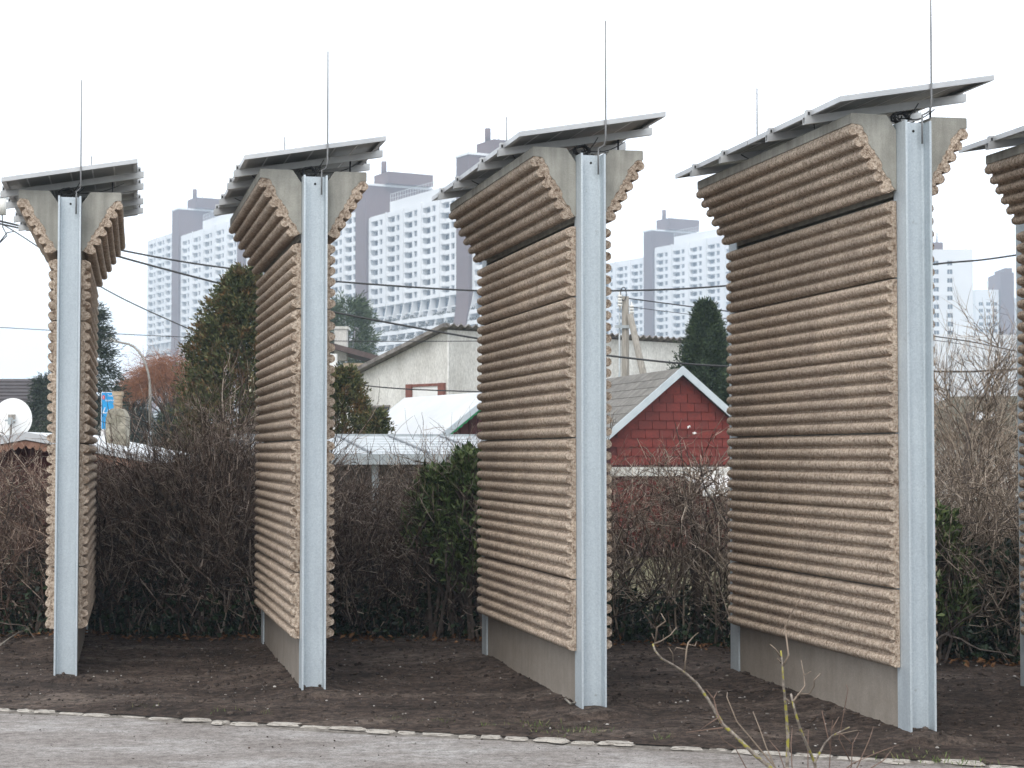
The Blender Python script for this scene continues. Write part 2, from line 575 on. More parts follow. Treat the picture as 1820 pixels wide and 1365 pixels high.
M['poly'] = plain('translucent_roof_sheet', (0.34, 0.37, 0.39), (0.43, 0.46, 0.48), 2.0, 0.35)
M['steel_grey'] = plain('grey_gutter', (0.33, 0.37, 0.385), (0.44, 0.475, 0.49), 4.0, 0.45, 0.2)
M['seam'] = plain('grey_seam', (0.16, 0.175, 0.19), (0.22, 0.235, 0.25), 5.0, 0.5)
M['trim_wood'] = plain('orange_brown_trim', (0.19, 0.095, 0.062), (0.33, 0.185, 0.13), 9.0, 0.75)
M['chimney'] = plain('weathered_chimney', (0.20, 0.185, 0.14), (0.42, 0.385, 0.31), 6.0, 0.95, 0, 0.7, 0.03, fine=26.0)
M['brick_buff'] = plain('buff_brick', (0.30, 0.23, 0.155), (0.46, 0.37, 0.27), 14.0, 0.95, 0, 0.5, 0.01)
M['dish'] = plain('dish_white', (0.74, 0.75, 0.74), (0.82, 0.82, 0.81), 3.0, 0.45)
M['dark_glass'] = plain('dark_window', (0.020, 0.024, 0.028), (0.05, 0.056, 0.06), 3.0, 0.15)
M['sign_blue'] = plain('sign_blue', (0.008, 0.29, 0.66), (0.012, 0.33, 0.72), 3.0, 0.5)
M['sign_white'] = plain('sign_white', (0.80, 0.80, 0.82), (0.84, 0.84, 0.86), 6.0, 0.5)
M['sign_red'] = plain('sign_red', (0.60, 0.03, 0.03), (0.66, 0.05, 0.04), 6.0, 0.5)
M['lamp_pole'] = plain('lamp_pole', (0.24, 0.225, 0.20), (0.33, 0.31, 0.28), 6.0, 0.6)
M['lamp_base'] = plain('lamp_pole_grey', (0.40, 0.42, 0.45), (0.48, 0.50, 0.53), 6.0, 0.6)
M['pole_wood'] = plain('grey_pole_wood', (0.19, 0.175, 0.15), (0.34, 0.315, 0.275), 6.0, 0.9, 0, 0.5, 0.01, (6, 6, 0.4))
M['insulator'] = plain('white_insulator', (0.62, 0.61, 0.57), (0.74, 0.73, 0.69), 9.0, 0.4)
M['bin_green'] = plain('green_bin', (0.02, 0.115, 0.07), (0.035, 0.17, 0.105), 4.0, 0.5)
M['tower_white'] = plain('tower_white', (0.66, 0.665, 0.67), (0.76, 0.765, 0.77), 0.06, 0.85, detail=3.0)
M['tower_brown'] = plain('tower_brown', (0.105, 0.058, 0.052), (0.14, 0.08, 0.07), 0.05, 0.85)
M['tower_glass'] = plain('tower_glass', (0.018, 0.028, 0.045), (0.07, 0.09, 0.12), 0.35, 0.2)
M['tower_frame'] = plain('tower_frame', (0.50, 0.51, 0.52), (0.62, 0.63, 0.64), 0.3, 0.6)
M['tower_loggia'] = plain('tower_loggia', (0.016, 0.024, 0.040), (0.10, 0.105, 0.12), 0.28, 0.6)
M['tower_plant'] = leafy('planter_green', [(0.035, 0.04, 0.025), (0.07, 0.07, 0.04), (0.12, 0.095, 0.07)], 0.9)
M['olive_roof'] = plain('olive_roof', (0.055, 0.053, 0.036), (0.095, 0.092, 0.066), 2.5, 0.9)


def mat_lichen():
    m, t, p = nt('lichen_bark')
    v = coords(t)
    n1 = node(t, 'ShaderNodeTexNoise', Scale=24.0, Detail=4.0, Roughness=0.6)
    n2 = node(t, 'ShaderNodeTexNoise', Scale=60.0, Detail=3.0)
    t.links.new(v, n1.inputs['Vector'])
    t.links.new(v, n2.inputs['Vector'])
    base = ramp(t, n2.outputs[0], [(0.35, (0.13, 0.105, 0.085)), (0.65, (0.30, 0.26, 0.22))])
    k = ramp(t, n1.outputs[0], [(0.54, (0, 0, 0)), (0.60, (1, 1, 1))])
    c = mixc(t, k.outputs[0], base.outputs[0], (0.30, 0.27, 0.045))
    t.links.new(c, p.inputs['Base Color'])
    p.inputs['Roughness'].default_value = 0.9
    return m


M['lichen_bark'] = mat_lichen()


def mat_edge_stone():
    m, t, p = nt('edging_stone')
    v = coords(t, kind='Generated', rand=True)
    n1 = node(t, 'ShaderNodeTexNoise', Scale=3.0, Detail=6.0, Roughness=0.75)
    n2 = node(t, 'ShaderNodeTexNoise', Scale=22.0, Detail=4.0)
    t.links.new(v, n1.inputs['Vector'])
    t.links.new(v, n2.inputs['Vector'])
    base = ramp(t, n2.outputs[0], [(0.3, (0.30, 0.275, 0.24)), (0.7, (0.55, 0.52, 0.47))])
    k = ramp(t, n1.outputs[0], [(0.50, (0, 0, 0)), (0.60, (1, 1, 1))])
    t.links.new(mixc(t, k.outputs[0], base.outputs[0], (0.13, 0.112, 0.095)), p.inputs['Base Color'])
    p.inputs['Roughness'].default_value = 0.9
    bumped(t, p, n2.outputs[0], 0.5, 0.01)
    return m


M['edge_stone'] = mat_edge_stone()
WALL_ROT = R(13.2)                       # the barriers and the garden plots behind them share this turn
WU = Vector((-math.sin(WALL_ROT), math.cos(WALL_ROT), 0))
WV = Vector((math.cos(WALL_ROT), math.sin(WALL_ROT), 0))


# ------------------------------------------------------------------ ground, path, edging
def edge_y(x):
    return 13.0 - 0.3576 * (x + 3.7)


PLACES = [(-3.562, 14.43, -0.02), (-1.476, 13.48, 0.0), (0.571, 12.555, 0.01), (2.592, 11.41, 0.03), (4.605, 10.28, 0.05)]


def bed_z(x, y):
    d = y - edge_y(x)
    h = 0.018 * mnoise.noise(Vector((x * 1.1, y * 1.1, 3.1))) + 0.012 * mnoise.noise(Vector((x * 4.0, y * 4.0, 7.7)))
    h += 0.008 * mnoise.noise(Vector((x * 13, y * 13, 1.7))) + 0.006 * mnoise.noise(Vector((x * 29, y * 29, 5.0)))
    mound = 0.0
    for px, py, pz in PLACES:
        q = Vector((x - px, y - py, 0))
        u, v = q.dot(WU), q.dot(WV)
        if -0.2 < u < 3.6 and abs(v) < 0.6:
            mound = max(mound, (0.045 + pz * 0.6) * max(0.0, 1 - abs(v) / (0.42 + 0.1 * math.sin(u * 5.0))))
    k = min(1.0, max(0.0, d / 0.35))
    return 0.004 + (0.02 + h + mound) * k + 0.010 * max(0, d - 1)


gm = MB()
gm.add([(-900, -90, -0.10), (900, -90, -0.10), (900, 1480, -0.10), (-900, 1480, -0.10)], [(0, 1, 2, 3)])
struct(part('ground', gm, M['land']))
lm = MB()
lm.add([(-70, 15, -0.03), (70, 15, -0.03), (70, 170, -0.03), (-70, 170, -0.03)], [(0, 1, 2, 3)])
struct(part('garden_lawn', lm, M['lawn']))

NX, NYB = 330, 150
xs = np.linspace(-9.0, 9.0, NX)
ws = np.concatenate([np.linspace(0, 4.5, 120, endpoint=False), np.linspace(4.5, 8.5, NYB - 120)])
V = []
for wv in ws:
    for x in xs:
        y = edge_y(x) + wv
        V.append((x, y, bed_z(x, y)))
ii = (np.arange(NYB - 1)[:, None] * NX + np.arange(NX - 1)[None, :]).ravel()
Fq = np.stack([ii, ii + 1, ii + 1 + NX, ii + NX], axis=1)
struct(link('soil_bed', np_mesh('soil_bed', V, Fq, M['soil'], True)))

# the path: gritty worn asphalt up to the edging stones
PX, PY = 120, 60
V = []
for j in range(PY):
    for x in np.linspace(-14, 14, PX):
        y1 = edge_y(x) - 0.02
        y = 1.0 + (y1 - 1.0) * (j / (PY - 1)) ** 0.6
        V.append((x, y, -0.018 + 0.010 * mnoise.noise(Vector((x * 0.9, y * 0.9, 0))) + 0.004 * mnoise.noise(Vector((x * 3.1, y * 3.1, 4)))))
ii = (np.arange(PY - 1)[:, None] * PX + np.arange(PX - 1)[None, :]).ravel()
struct(link('path', np_mesh('path', V, np.stack([ii, ii + 1, ii + 1 + PX, ii + PX], axis=1), M['path'], True)))

# edging: a strip of mortar with flat pale stones, half buried
ed = MB()
L_dir = Vector((1, -0.3576, 0)).normalized()
L_nrm = Vector((0.3576, 1, 0)).normalized()
e0 = Vector((-9.0, edge_y(-9.0), 0))
LEN = 18.0 / L_dir.x
strip_v, strip_f = [], []
n = 240
for i in range(n + 1):
    c = e0 + L_dir * (LEN * i / n)
    a = c - L_nrm * (0.10 + 0.02 * mnoise.noise(Vector((i * 0.5, 0, 0))))
    b = c + L_nrm * (0.10 + 0.03 * mnoise.noise(Vector((i * 0.5, 9, 0))))
    strip_v += [(a.x, a.y, -0.020), (b.x, b.y, 0.006)]
for i in range(n):
    strip_f.append((2 * i, 2 * i + 2, 2 * i + 3, 2 * i + 1))
ed.add(strip_v, strip_f)
edging = struct(part('kerb_edging', ed, M['mortar']))


def stone_mesh(seed):
    r = random.Random(seed)
    b = MB()
    nn = 14
    top, bot = [], []
    for k in range(nn):
        a = 2 * math.pi * k / nn
        cx, sy = math.cos(a), math.sin(a)
        q = 1.0 / max(abs(cx), abs(sy)) ** 0.6 * r.uniform(0.72, 1.08)
        top.append((cx * q * 0.46, sy * q * 0.46, r.uniform(0.75, 1.0)))
        bot.append((cx * q * 0.54, sy * q * 0.54, -1.0))
    b.add(top + bot + [(0.05, 0, 1.15)], [(i, (i + 1) % nn, 2 * nn) for i in range(nn)] + [(i + nn, (i + 1) % nn + nn, (i + 1) % nn, i) for i in range(nn)], 0, False)
    return b.mesh('edging_stone', M['edge_stone'])


stones = [stone_mesh(i) for i in range(9)]
s = 0.0
while s < LEN - 0.2:
    ln = rnd.uniform(0.12, 0.27)
    if rnd.random() < 0.93:
        c = e0 + L_dir * (s + ln / 2) + L_nrm * rnd.uniform(-0.03, 0.03)
        o = link('edging_stone', stones[rnd.randrange(9)], edging, (c.x, c.y, rnd.uniform(-0.010, 0.002)), math.atan2(L_dir.y, L_dir.x) + rnd.uniform(-0.15, 0.15))
        o.scale = (ln * 1.02 * rnd.choice((-1, 1)), rnd.uniform(0.07, 0.15), 0.007)
        if o.scale[0] < 0:
            o.rotation_euler[2] += math.pi
            o.scale[0] = -o.scale[0]
    s += ln + rnd.uniform(0.0, 0.03)


# ------------------------------------------------------------------ the noise barriers
def rib_outline(nr, pitch, base, c, r):
    """moulded ribs: round noses with rounded valleys between them"""
    rv = pitch / 2 - r
    pts = [(base, 0.0025), (c - rv * 0.9, 0.0025)]
    for i in range(nr):
        hc = (i + 0.5) * pitch
        for k in range(9):
            a = R(-90 + 180 * k / 8)
            pts.append((c + r * 1.02 * math.cos(a), hc + r * math.sin(a)))
        if i < nr - 1:
            for k in range(1, 6):
                a = R(-90 + 180 * k / 6)
                pts.append((c - rv * 1.2 * math.cos(a), hc + pitch / 2 + rv * math.sin(a)))
    pts += [(c - rv * 0.9, nr * pitch - 0.0025), (base, nr * pitch - 0.0025)]
    return pts


def extrude_rough(outline, to3, u0, u1, nu, seed, jit):
    """a moulded block: outline (d, h) pushed along u, a little uneven everywhere"""
    r = random.Random(seed)
    b = MB()
    n = len(outline)
    rows = []
    for j in range(nu + 1):
        u = u0 + (u1 - u0) * j / nu
        row = []
        for k, (d, h) in enumerate(outline):
            f = jit if 1 < k < n - 2 else 0
            w = 0.003 * mnoise.noise(Vector((u * 2.3, h * 3.0, seed * 3.3))) if f else 0
            uu = u + (r.uniform(-1, 1) * 0.004 if j in (0, nu) and f else 0)
            row.append(to3(d + w + r.uniform(-f, f), h + r.uniform(-f, f) * 0.7, uu))
        rows.append(row)
    verts = [p for row in rows for p in row]
    faces = []
    for j in range(nu):
        for k in range(n):
            a, c = j * n + k, j * n + (k + 1) % n
            faces.append((a, a + n, c + n, c))
    b.add(verts, faces, 0, True)
    b.add(rows[0], [tuple(range(n))], 0, False)
    b.add(rows[-1], [tuple(range(n - 1, -1, -1))], 0, False)
    return b


PITCHR = 0.0828
U0, U1 = 0.135, 3.115
ZB = 0.435
out_wall = rib_outline(6, PITCHR, 0.0925, 0.1365, 0.0312)
blk = {1: [], -1: []}
for sd_ in (1, -1):
    for k in range(2):
        mb = extrude_rough(out_wall, lambda d, h, u, s_=sd_: (s_ * d, u, h), U0, U1, 44, 10 * k + sd_ + 3, 0.0007)
        me = mb.mesh('absorber_block', M['absorber'])
        if sd_ > 0:
            me.flip_normals()
        blk[sd_].append(me)

# head: six ribs down a steep slope
sl_d = Vector((-0.504, -0.864))
sl_n = Vector((0.864, -0.504))
h0 = Vector((0.388, 3.866)) + sl_d * (-PITCHR / 2)          # top end of the rib centre line
out_head = rib_outline(6, 0.0850, -0.085, 0.0, 0.0315)


def head_pt(s_):
    def f(d, h, u):
        p = h0 + sl_d * h + sl_n * d
        return (s_ * p.x, u, p.y)
    return f


blk_head = {}
for sd_ in (1, -1):
    mb = extrude_rough(out_head, head_pt(sd_), U0, U1, 44, 71 + sd_, 0.0007)
    me = mb.mesh('absorber_block', M['absorber'])
    if sd_ < 0:
        me.flip_normals()
    blk_head[sd_] = me


def h_post():
    b = MB()
    hw, tf, tw, r = 0.09, 0.014, 0.0045, 0.017
    half = [(-hw, 0.0), (-hw + tf, 0.0)]
    pr = [(-hw, 0.0), (-hw + tf, 0.0)]
    # section in (x, y): flange, fillet, web, fillet, flange
    c = 0.09
    front = [(-hw, 0.0), (-hw + tf, 0.0)]
    for k in range(5):
        a = R(180 - 90 * k / 4)
        front.append((-hw + tf + r + r * math.cos(a), c - tw - r + r * math.sin(a)))
    for k in range(5):
        a = R(90 - 90 * k / 4)
        front.append((hw - tf - r + r * math.cos(a), c - tw - r + r * math.sin(a)))
    front += [(hw - tf, 0.0), (hw, 0.0)]
    back = [(x, 0.18 - y) for x, y in reversed(front)]
    sec = front + back
    n = len(sec)
    zt = 3.92
    v = [(x, y, -0.5) for x, y in sec] + [(x, y, zt) for x, y in sec]
    b.add(v, [(i, (i + 1) % n, (i + 1) % n + n, i + n) for i in range(n)] + [tuple(range(n, 2 * n))], 0, False)
    return b


def make_barrier():
    root = thing('noise_barrier', 'noise barrier', 'noise barrier')
    post_me = h_post().mesh('post', M['zinc'])
    rods = []
    for k, u in enumerate((0.0, 3.08)):
        po = link('post', post_me, root, (0, u, 0))
        hb = MB()
        hb.tube([(0.005, 0.0845, 3.865), (0.005, 0.0835, 3.865)], 0.009, 12)
        part('bolt_hole', hb, M['hole'], po)
    pl = MB()
    pl.box(-0.074, 0.074, 0.10, 3.16, -0.4, ZB + 0.03)
    part('plinth', pl, M['plinth'], root)
    co = MB()
    co.box(-0.070, 0.070, 0.101, 3.159, ZB + 0.032, 3.44)
    part('core', co, M['concrete'], root)
    sk = MB()
    for s_ in (1, -1):
        x0, x1 = sorted((s_ * 0.0765, s_ * 0.0915))
        sk.box(x0, x1, 0.19, 3.07, ZB + 0.01, 3.40)
    part('backing_layer', sk, M['concrete'], root)
    for s_ in (1, -1):
        for i in range(6):
            link('absorber_block', blk[s_][i % 2], root, (0, 0, ZB + i * 6 * PITCHR + (0.004 if i % 2 else -0.001)))
    hd = MB()
    for s_ in (1, -1):
        rg = random.Random(5 + s_)
        poly = [(0.160, 3.972), (0.398, 3.975), (0.405, 3.968), (0.405, 3.908), (0.362, 3.905)]
        for k in range(22):
            t_ = k / 21
            j = rg.uniform(-0.011, 0.011)
            poly.append((0.338 - 0.216 * t_ + 0.864 * j, 3.895 - 0.372 * t_ - 0.504 * j))
        poly += [(0.105, 3.495), (0.0925, 3.485), (0.0925, 3.875)]
        poly = [(s_ * x, z) for x, z in poly]
        hd.prism(poly, U0 - 0.004, U1 + 0.004)
    hd.box(-0.0915, 0.0915, 0.19, 3.07, 3.455, 3.72)
    ho = part('head', hd, M['concrete'], root)
    for s_ in (1, -1):
        link('absorber_block', blk_head[s_], ho)
    # solar panels on four rails, tilted
    TL = math.tan(R(9.9))

    def zt(v):
        return 4.145 + TL * v
    fr = 0.035
    for p0 in (0.0, 1.655):
        p1 = p0 + 1.64
        sp = MB()
        a = 0.52
        sp.hexa([(-a, p0 + 0.012, zt(-a) - 0.012), (a, p0 + 0.012, zt(a) - 0.012), (a, p1 - 0.012, zt(a) - 0.012), (-a, p1 - 0.012, zt(-a) - 0.012)],
                [(-a, p0 + 0.012, zt(-a) - 0.004), (a, p0 + 0.012, zt(a) - 0.004), (a, p1 - 0.012, zt(a) - 0.004), (-a, p1 - 0.012, zt(-a) - 0.004)])
        so = part('solar_panel', sp, M['cells'], root)
        f = MB()
        e = 0.533

        def bar(v0, v1, q0, q1, lo, hi):
            f.hexa([(v0, q0, zt(v0) - lo), (v1, q0, zt(v1) - lo), (v1, q1, zt(v1) - lo), (v0, q1, zt(v0) - lo)],
                   [(v0, q0, zt(v0) - hi), (v1, q0, zt(v1) - hi), (v1, q1, zt(v1) - hi), (v0, q1, zt(v0) - hi)])
        bar(-e, e, p0, p0 + 0.0115, fr, 0)
        bar(-e, e, p1 - 0.0115, p1, fr, 0)
        bar(-e, -a - 0.001, p0 + 0.0117, p1 - 0.0117, fr, 0)
        bar(a + 0.001, e, p0 + 0.0117, p1 - 0.0117, fr, 0)
        bar(-a, a, p0 + 0.0117, p0 + 0.030, fr, fr - 0.002)
        bar(-a, a, p1 - 0.030, p1 - 0.0117, fr, fr - 0.002)
        bar(-a, -a + 0.022, p0 + 0.031, p1 - 0.031, fr, fr - 0.002)
        bar(a - 0.022, a, p0 + 0.031, p1 - 0.031, fr, fr - 0.002)
        # two fine grooves along the front edge
        bar(-e, e, p0 - 0.0012, p0 - 0.0002, 0.0135, 0.011)
        bar(-e, e, p0 - 0.0012, p0 - 0.0002, 0.0275, 0.025)
        part('frame', f, M['alu'], so)
        g = MB()
        for k in range(-2, 3):
            v = k * 0.172
            g.hexa([(v - 0.006, p0 + 0.035, zt(v) - 0.0135), (v + 0.006, p0 + 0.035, zt(v) - 0.0135), (v + 0.006, p1 - 0.035, zt(v) - 0.0135), (v - 0.006, p1 - 0.035, zt(v) - 0.0135)],
                   [(v - 0.006, p0 + 0.035, zt(v) - 0.0122), (v + 0.006, p0 + 0.035, zt(v) - 0.0122), (v + 0.006, p1 - 0.035, zt(v) - 0.0122), (v - 0.006, p1 - 0.035, zt(v) - 0.0122)])
        part('cell_strip', g, M['cell_gap'], so)
        for v in (-0.2, 0.05, 0.3):
            j = MB()
            j.box(v - 0.03, v + 0.03, p0 + 0.80, p0 + 0.86, zt(v) - 0.038, zt(v) - 0.018)
            part('junction_box', j, M['black'], so)
    for u in (0.50, 1.17, 2.12, 2.78):
        r_ = MB()
        v0, v1 = -0.575, 0.585
        for (q0, q1, lo, hi) in ((u - 0.021, u + 0.021, fr + 0.008, fr + 0.001), (u - 0.021, u - 0.016, fr + 0.048, fr + 0.008), (u + 0.016, u + 0.021, fr + 0.048, fr + 0.008), (u - 0.021, u + 0.021, fr + 0.054, fr + 0.048)):
            r_.hexa([(v0, q0, zt(v0) - lo), (v1, q0, zt(v1) - lo), (v1, q1, zt(v1) - lo), (v0, q1, zt(v0) - lo)],
                    [(v0, q0, zt(v0) - hi), (v1, q0, zt(v1) - hi), (v1, q1, zt(v1) - hi), (v0, q1, zt(v0) - hi)])
        ro = part('rail', r_, M['rail'], root)
        for v in (-0.548, 0.548):
            c = MB()
            s_ = 1 if v > 0 else -1
            x0, x1 = sorted((v - s_ * 0.014, v + s_ * 0.012))
            c.box(x0, x1, u - 0.022, u + 0.022, zt(v) - fr - 0.001, zt(v) + 0.004)
            x0, x1 = sorted((v - s_ * 0.03, v - s_ * 0.0141))
            c.box(x0, x1, u - 0.022, u + 0.022, zt(v) + 0.0015, zt(v) + 0.005)
            c.box(v - 0.006, v + 0.006, u - 0.027, u - 0.0221, zt(v) - fr + 0.004, zt(v) - 0.010, 1)
            part('clamp', c, [M['rail'], M['black']], ro)
        for v in (-0.33, 0.33):
            c = MB()
            top = zt(v) - fr - 0.054
            c.tube([(v, u, 3.95), (v, u, top)], 0.007, 8)
            c.box(v - 0.03, v + 0.03, u - 0.03, u + 0.03, 3.974, 3.981)
            part('standoff', c, M['black'] if v > 0 else M['rail'], ro)
    for k, u in enumerate((0.02, 3.10)):
        r_ = MB()
        pts = [(0.05, u + 0.03, 3.78), (0.05, u + 0.03, 3.93), (0.052, u + 0.03, 3.965), (0.072, u + 0.015, 3.975), (0.083, u - 0.01, 3.985), (0.086, u - 0.03, 4.02), (0.086, u - 0.032, 4.1)] if k == 0 else [(0.086, u - 0.032, 3.9), (0.086, u - 0.032, 4.1)]
        r_.tube(pts + [(0.086, u - 0.032, 4.5), (0.086, u - 0.032, 4.86 if k == 0 else 4.74)], [0.0065] * (len(pts)) + [0.006, 0.005], 8)
        part('lightning_rod', r_, M['rod'], root)
    # cables bundled at the post head and clipped below the panels
    cb = MB()
    rr = random.Random(4)
    for k in range(9):
        a0 = rr.uniform(0, 6.28)
        pts = []
        for i in range(10):
            a = a0 + i * 0.75
            pts.append((-0.03 + 0.065 * math.cos(a) * rr.uniform(0.7, 1.1), 0.20 + 0.03 * rr.uniform(-1, 1), 3.972 + 0.035 * math.sin(a) * rr.uniform(0.7, 1.2)))
        cb.tube(pts, 0.0045, 5)
    part('cable_bundle', cb, M['black'], root)
    for (v0, q0, z0, v1, q1) in ((0.0, 0.24, 3.99, 0.1, 0.52), (0.02, 0.25, 3.98, 0.42, 0.62), (-0.03, 0.22, 3.97, 0.08, 0.16), (-0.42, 0.7, zt(-0.42) - 0.06, -0.2, 1.15), (-0.45, 2.0, zt(-0.45) - 0.06, -0.2, 2.1), (0.02, 0.1, 3.93, 0.06, 0.5)):
        z1 = zt(v1) - fr - 0.06
        pts = []
        for i in range(8):
            t_ = i / 7
            pts.append((v0 + (v1 - v0) * t_, q0 + (q1 - q0) * t_, z0 + (z1 - z0) * t_ - 0.035 * math.sin(math.pi * t_)))
        cc = MB()
        cc.tube(pts, 0.0042, 6)
        part('cable', cc, M['black'], root)
    return root


LAB = ['ribbed tan noise barrier seen almost end-on, farthest left, beside the satellite dish hut',
       'ribbed tan noise barrier with solar roof, second from left, beside the brown-green thuja',
       'ribbed tan noise barrier with solar roof standing left of the red shingled shed',
       'largest ribbed tan noise barrier with solar roof, behind the lichen-covered twigs',
       'ribbed tan noise barrier with solar roof cut off by the right photo edge']
proto = make_barrier()
for i, (x, y, z) in enumerate(PLACES):
    o = proto if i == 0 else copy_tree(proto)
    o.location = (x, y, z)
    o.rotation_euler = (0, 0, WALL_ROT if i else R(11.7))
    o['label'] = LAB[i]
    o['group'] = 'noise barriers with solar roofs'


# ------------------------------------------------------------------ far apartment slabs
TA = R(29.3)
TD = Vector((-math.sin(TA), math.cos(TA), 0))          # away along the slab
TN = Vector((math.cos(TA), math.sin(TA), 0))           # across it, away from us


def wall_holes(b, a_lines, z_lines, holes, depth, y=0.0, m=0):
    """front wall in (a, z) at y, with openings holes {(i, j)} going back by depth"""
    na, nz = len(a_lines) - 1, len(z_lines) - 1
    for i in range(na):
        for j in range(nz):
            a0, a1, z0, z1 = a_lines[i], a_lines[i + 1], z_lines[j], z_lines[j + 1]
            if (i, j) in holes:
                d = depth
                b.add([(a0, y, z0), (a1, y, z0), (a1, y, z1), (a0, y, z1), (a0, y + d, z0), (a1, y + d, z0), (a1, y + d, z1), (a0, y + d, z1)],
                      [(0, 4, 7, 3), (1, 2, 6, 5), (0, 1, 5, 4), (3, 7, 6, 2), (4, 5, 6, 7)], m)
            else:
                b.add([(a0, y, z0), (a1, y, z0), (a1, y, z1), (a0, y, z1)], [(0, 1, 2, 3)], m)


def loggia_mesh():
    b = MB()                                            # 4.6 m wide opening, local corner at its lower left, wall plane y = 0
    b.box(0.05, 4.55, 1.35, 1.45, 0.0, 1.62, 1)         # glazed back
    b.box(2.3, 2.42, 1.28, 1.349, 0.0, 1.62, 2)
    b.hexa([(0.0, -0.4, -1.05), (1.7, -0.4, -1.05), (2.2, -0.003, -1.05), (-0.1, -0.003, -1.05)],
           [(0.0, -0.4, 0.40), (1.7, -0.4, 0.06), (2.2, -0.003, 0.02), (-0.1, -0.003, 0.40)], 0)
    return b.mesh('balcony', [M['tower_white'], M['tower_loggia'], M['tower_frame']])


def towerwin_mesh():
    b = MB()
    wv, hv = 2.1, 1.62
    b.box(0.02, wv - 0.02, 0.45, 0.5, 0.02, hv - 0.02, 1)
    for (x0, x1, z0, z1) in ((0.0, wv, 0.0, 0.14), (0.0, wv, hv - 0.14, hv), (0.0, 0.14, 0.14, hv - 0.14), (wv - 0.14, wv, 0.14, hv - 0.14), (wv / 2 - 0.07, wv / 2 + 0.07, 0.14, hv - 0.14)):
        b.box(x0 + 0.002, x1 - 0.002, 0.36, 0.449, z0 + 0.002, z1 - 0.002, 0)
    return b.mesh('window', [M['tower_frame'], M['tower_glass']])


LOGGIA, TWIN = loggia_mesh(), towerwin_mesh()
FLOOR = 2.8
Z_T = 43.3
SLAB_W = 20.0


def flare(z):
    return 0.0135 * max(0.0, Z_T - z) ** 2


def slab_segment(root, s0, s1, nb, top):
    """white facade between s0 and s1 (s grows away); local x = -s so that x runs to the right as seen from here"""
    bw = (s1 - s0) / nb
    al, zl, holes = [-s1], [Z_T], set()
    nf = int((top - Z_T - 0.8) / FLOOR)
    for k in range(nb):
        a = -s1 + k * bw
        al += [a + 0.7, a + 0.7 + 4.6, a + 6.25, a + 6.25 + 2.1]
    al.append(-s0)
    for f in range(nf):
        z = Z_T + f * FLOOR
        zl += [z + 0.95, z + 0.95 + 1.62]
    zl.append(top)
    for k in range(nb):
        for f in range(nf):
            holes.add((1 + 4 * k, 1 + 2 * f))
            holes.add((3 + 4 * k, 1 + 2 * f))
    b = MB()
    wall_holes(b, al, zl, holes, 1.5)
    b.box(-s1, -s0, 1.6, SLAB_W, 0.0, top - 0.6)
    b.add([(-s1, 0, top), (-s0, 0, top), (-s0, 1.7, top), (-s1, 1.7, top)], [(0, 1, 2, 3)])
    b.add([(-s0, 0, Z_T), (-s0, SLAB_W, Z_T), (-s0, SLAB_W, top), (-s0, 0, top)], [(0, 1, 2, 3)])
    b.add([(-s1, 0, Z_T), (-s1, 0, top), (-s1, SLAB_W, top), (-s1, SLAB_W, Z_T)], [(0, 1, 2, 3)])
    for k in range(nb):
        a = -s1 + k * bw
        b.box(a - 0.14, a + 0.14, -0.35, -0.003, Z_T, top - 0.3 + (k % 2) * 0.5)
    part('wall', b, M['tower_white'], root)
    for k in range(nb):
        a = -s1 + k * bw
        for f in range(nf):
            z = Z_T + f * FLOOR + 0.95
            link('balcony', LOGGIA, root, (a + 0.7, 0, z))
            link('window', TWIN, root, (a + 6.25, 0, z))
    # terraces that swing out below
    tb, pb = MB(), []
    nfl = 13
    for f in range(nfl):
        z1 = Z_T - f * FLOOR
        z0 = z1 - FLOOR
        y1, y0 = -flare(z1), -flare(z0)
        tb.box(-s1, -s0, y0 + 0.4, 1.9, z0 - 0.25, z0)                     # floor
        if f > 0:
            tb.box(-s1 + 0.4, -s0 - 0.4, y0 - 0.9, y0 + 0.39, z0 - 0.3, z0 + 0.75)   # planter
            for k in range(int((s1 - s0) * 2.2)):
                if NP.random() < 0.62:
                    pb.append((-s1 + NP.random() * (s1 - s0), y0 - 0.3 + NP.uniform(-0.5, 0.4), z0 + 0.8 + NP.uniform(0, 0.5), NP.uniform(0.3, 0.8)))
    for k in range(2 * nb + 1):
        a = -s1 + k * (s1 - s0) / (2 * nb)
        prof = [(1.9, Z_T - 0.003)] + [(-flare(Z_T - q * FLOOR * 0.5) - 0.9 * min(1, q / 4), Z_T - 0.003 - q * FLOOR * 0.5) for q in range(nfl * 2 + 1)] + [(1.9, Z_T - nfl * FLOOR)]
        n = len(prof)
        a0, a1 = a - 0.16, a + 0.16
        tb.add([(a0, y, z) for y, z in prof] + [(a1, y, z) for y, z in prof],
               [tuple(range(n)), tuple(range(2 * n - 1, n - 1, -1))] + [(i, i + n, (i + 1) % n + n, (i + 1) % n) for i in range(n)])
    part('terrace', tb, M['tower_white'], root)
    gb = MB()
    for f in range(nfl):
        z1 = Z_T - f * FLOOR
        y0 = -flare(z1 - FLOOR)
        yg = min(1.5, y0 + 2.6)
        gb.box(-s1 + 0.2, -s0 - 0.2, yg, yg + 0.1, z1 - FLOOR + 0.003, z1 - 0.26)
    part('terrace_glazing', gb, M['tower_glass'], root)
    if pb:
        P = np.array(pb)
        n = len(P) * 10
        idx = np.repeat(np.arange(len(P)), 10)
        pos = P[idx, :3] + NP.normal(0, 1, (n, 3)) * (P[idx, 3:4] * np.array([[0.9, 0.4, 0.45]]))
        D = NP.normal(0, 1, (n, 3))
        V, F = leaf_quads(pos, D, NP.normal(0, 1, (n, 3)), NP.uniform(0.35, 0.8, n), NP.uniform(0.2, 0.45, n))
        o = link('planter_shrubs', np_mesh('planter_shrubs', V, F, M['tower_plant']), root)
        o['kind'] = 'stuff'


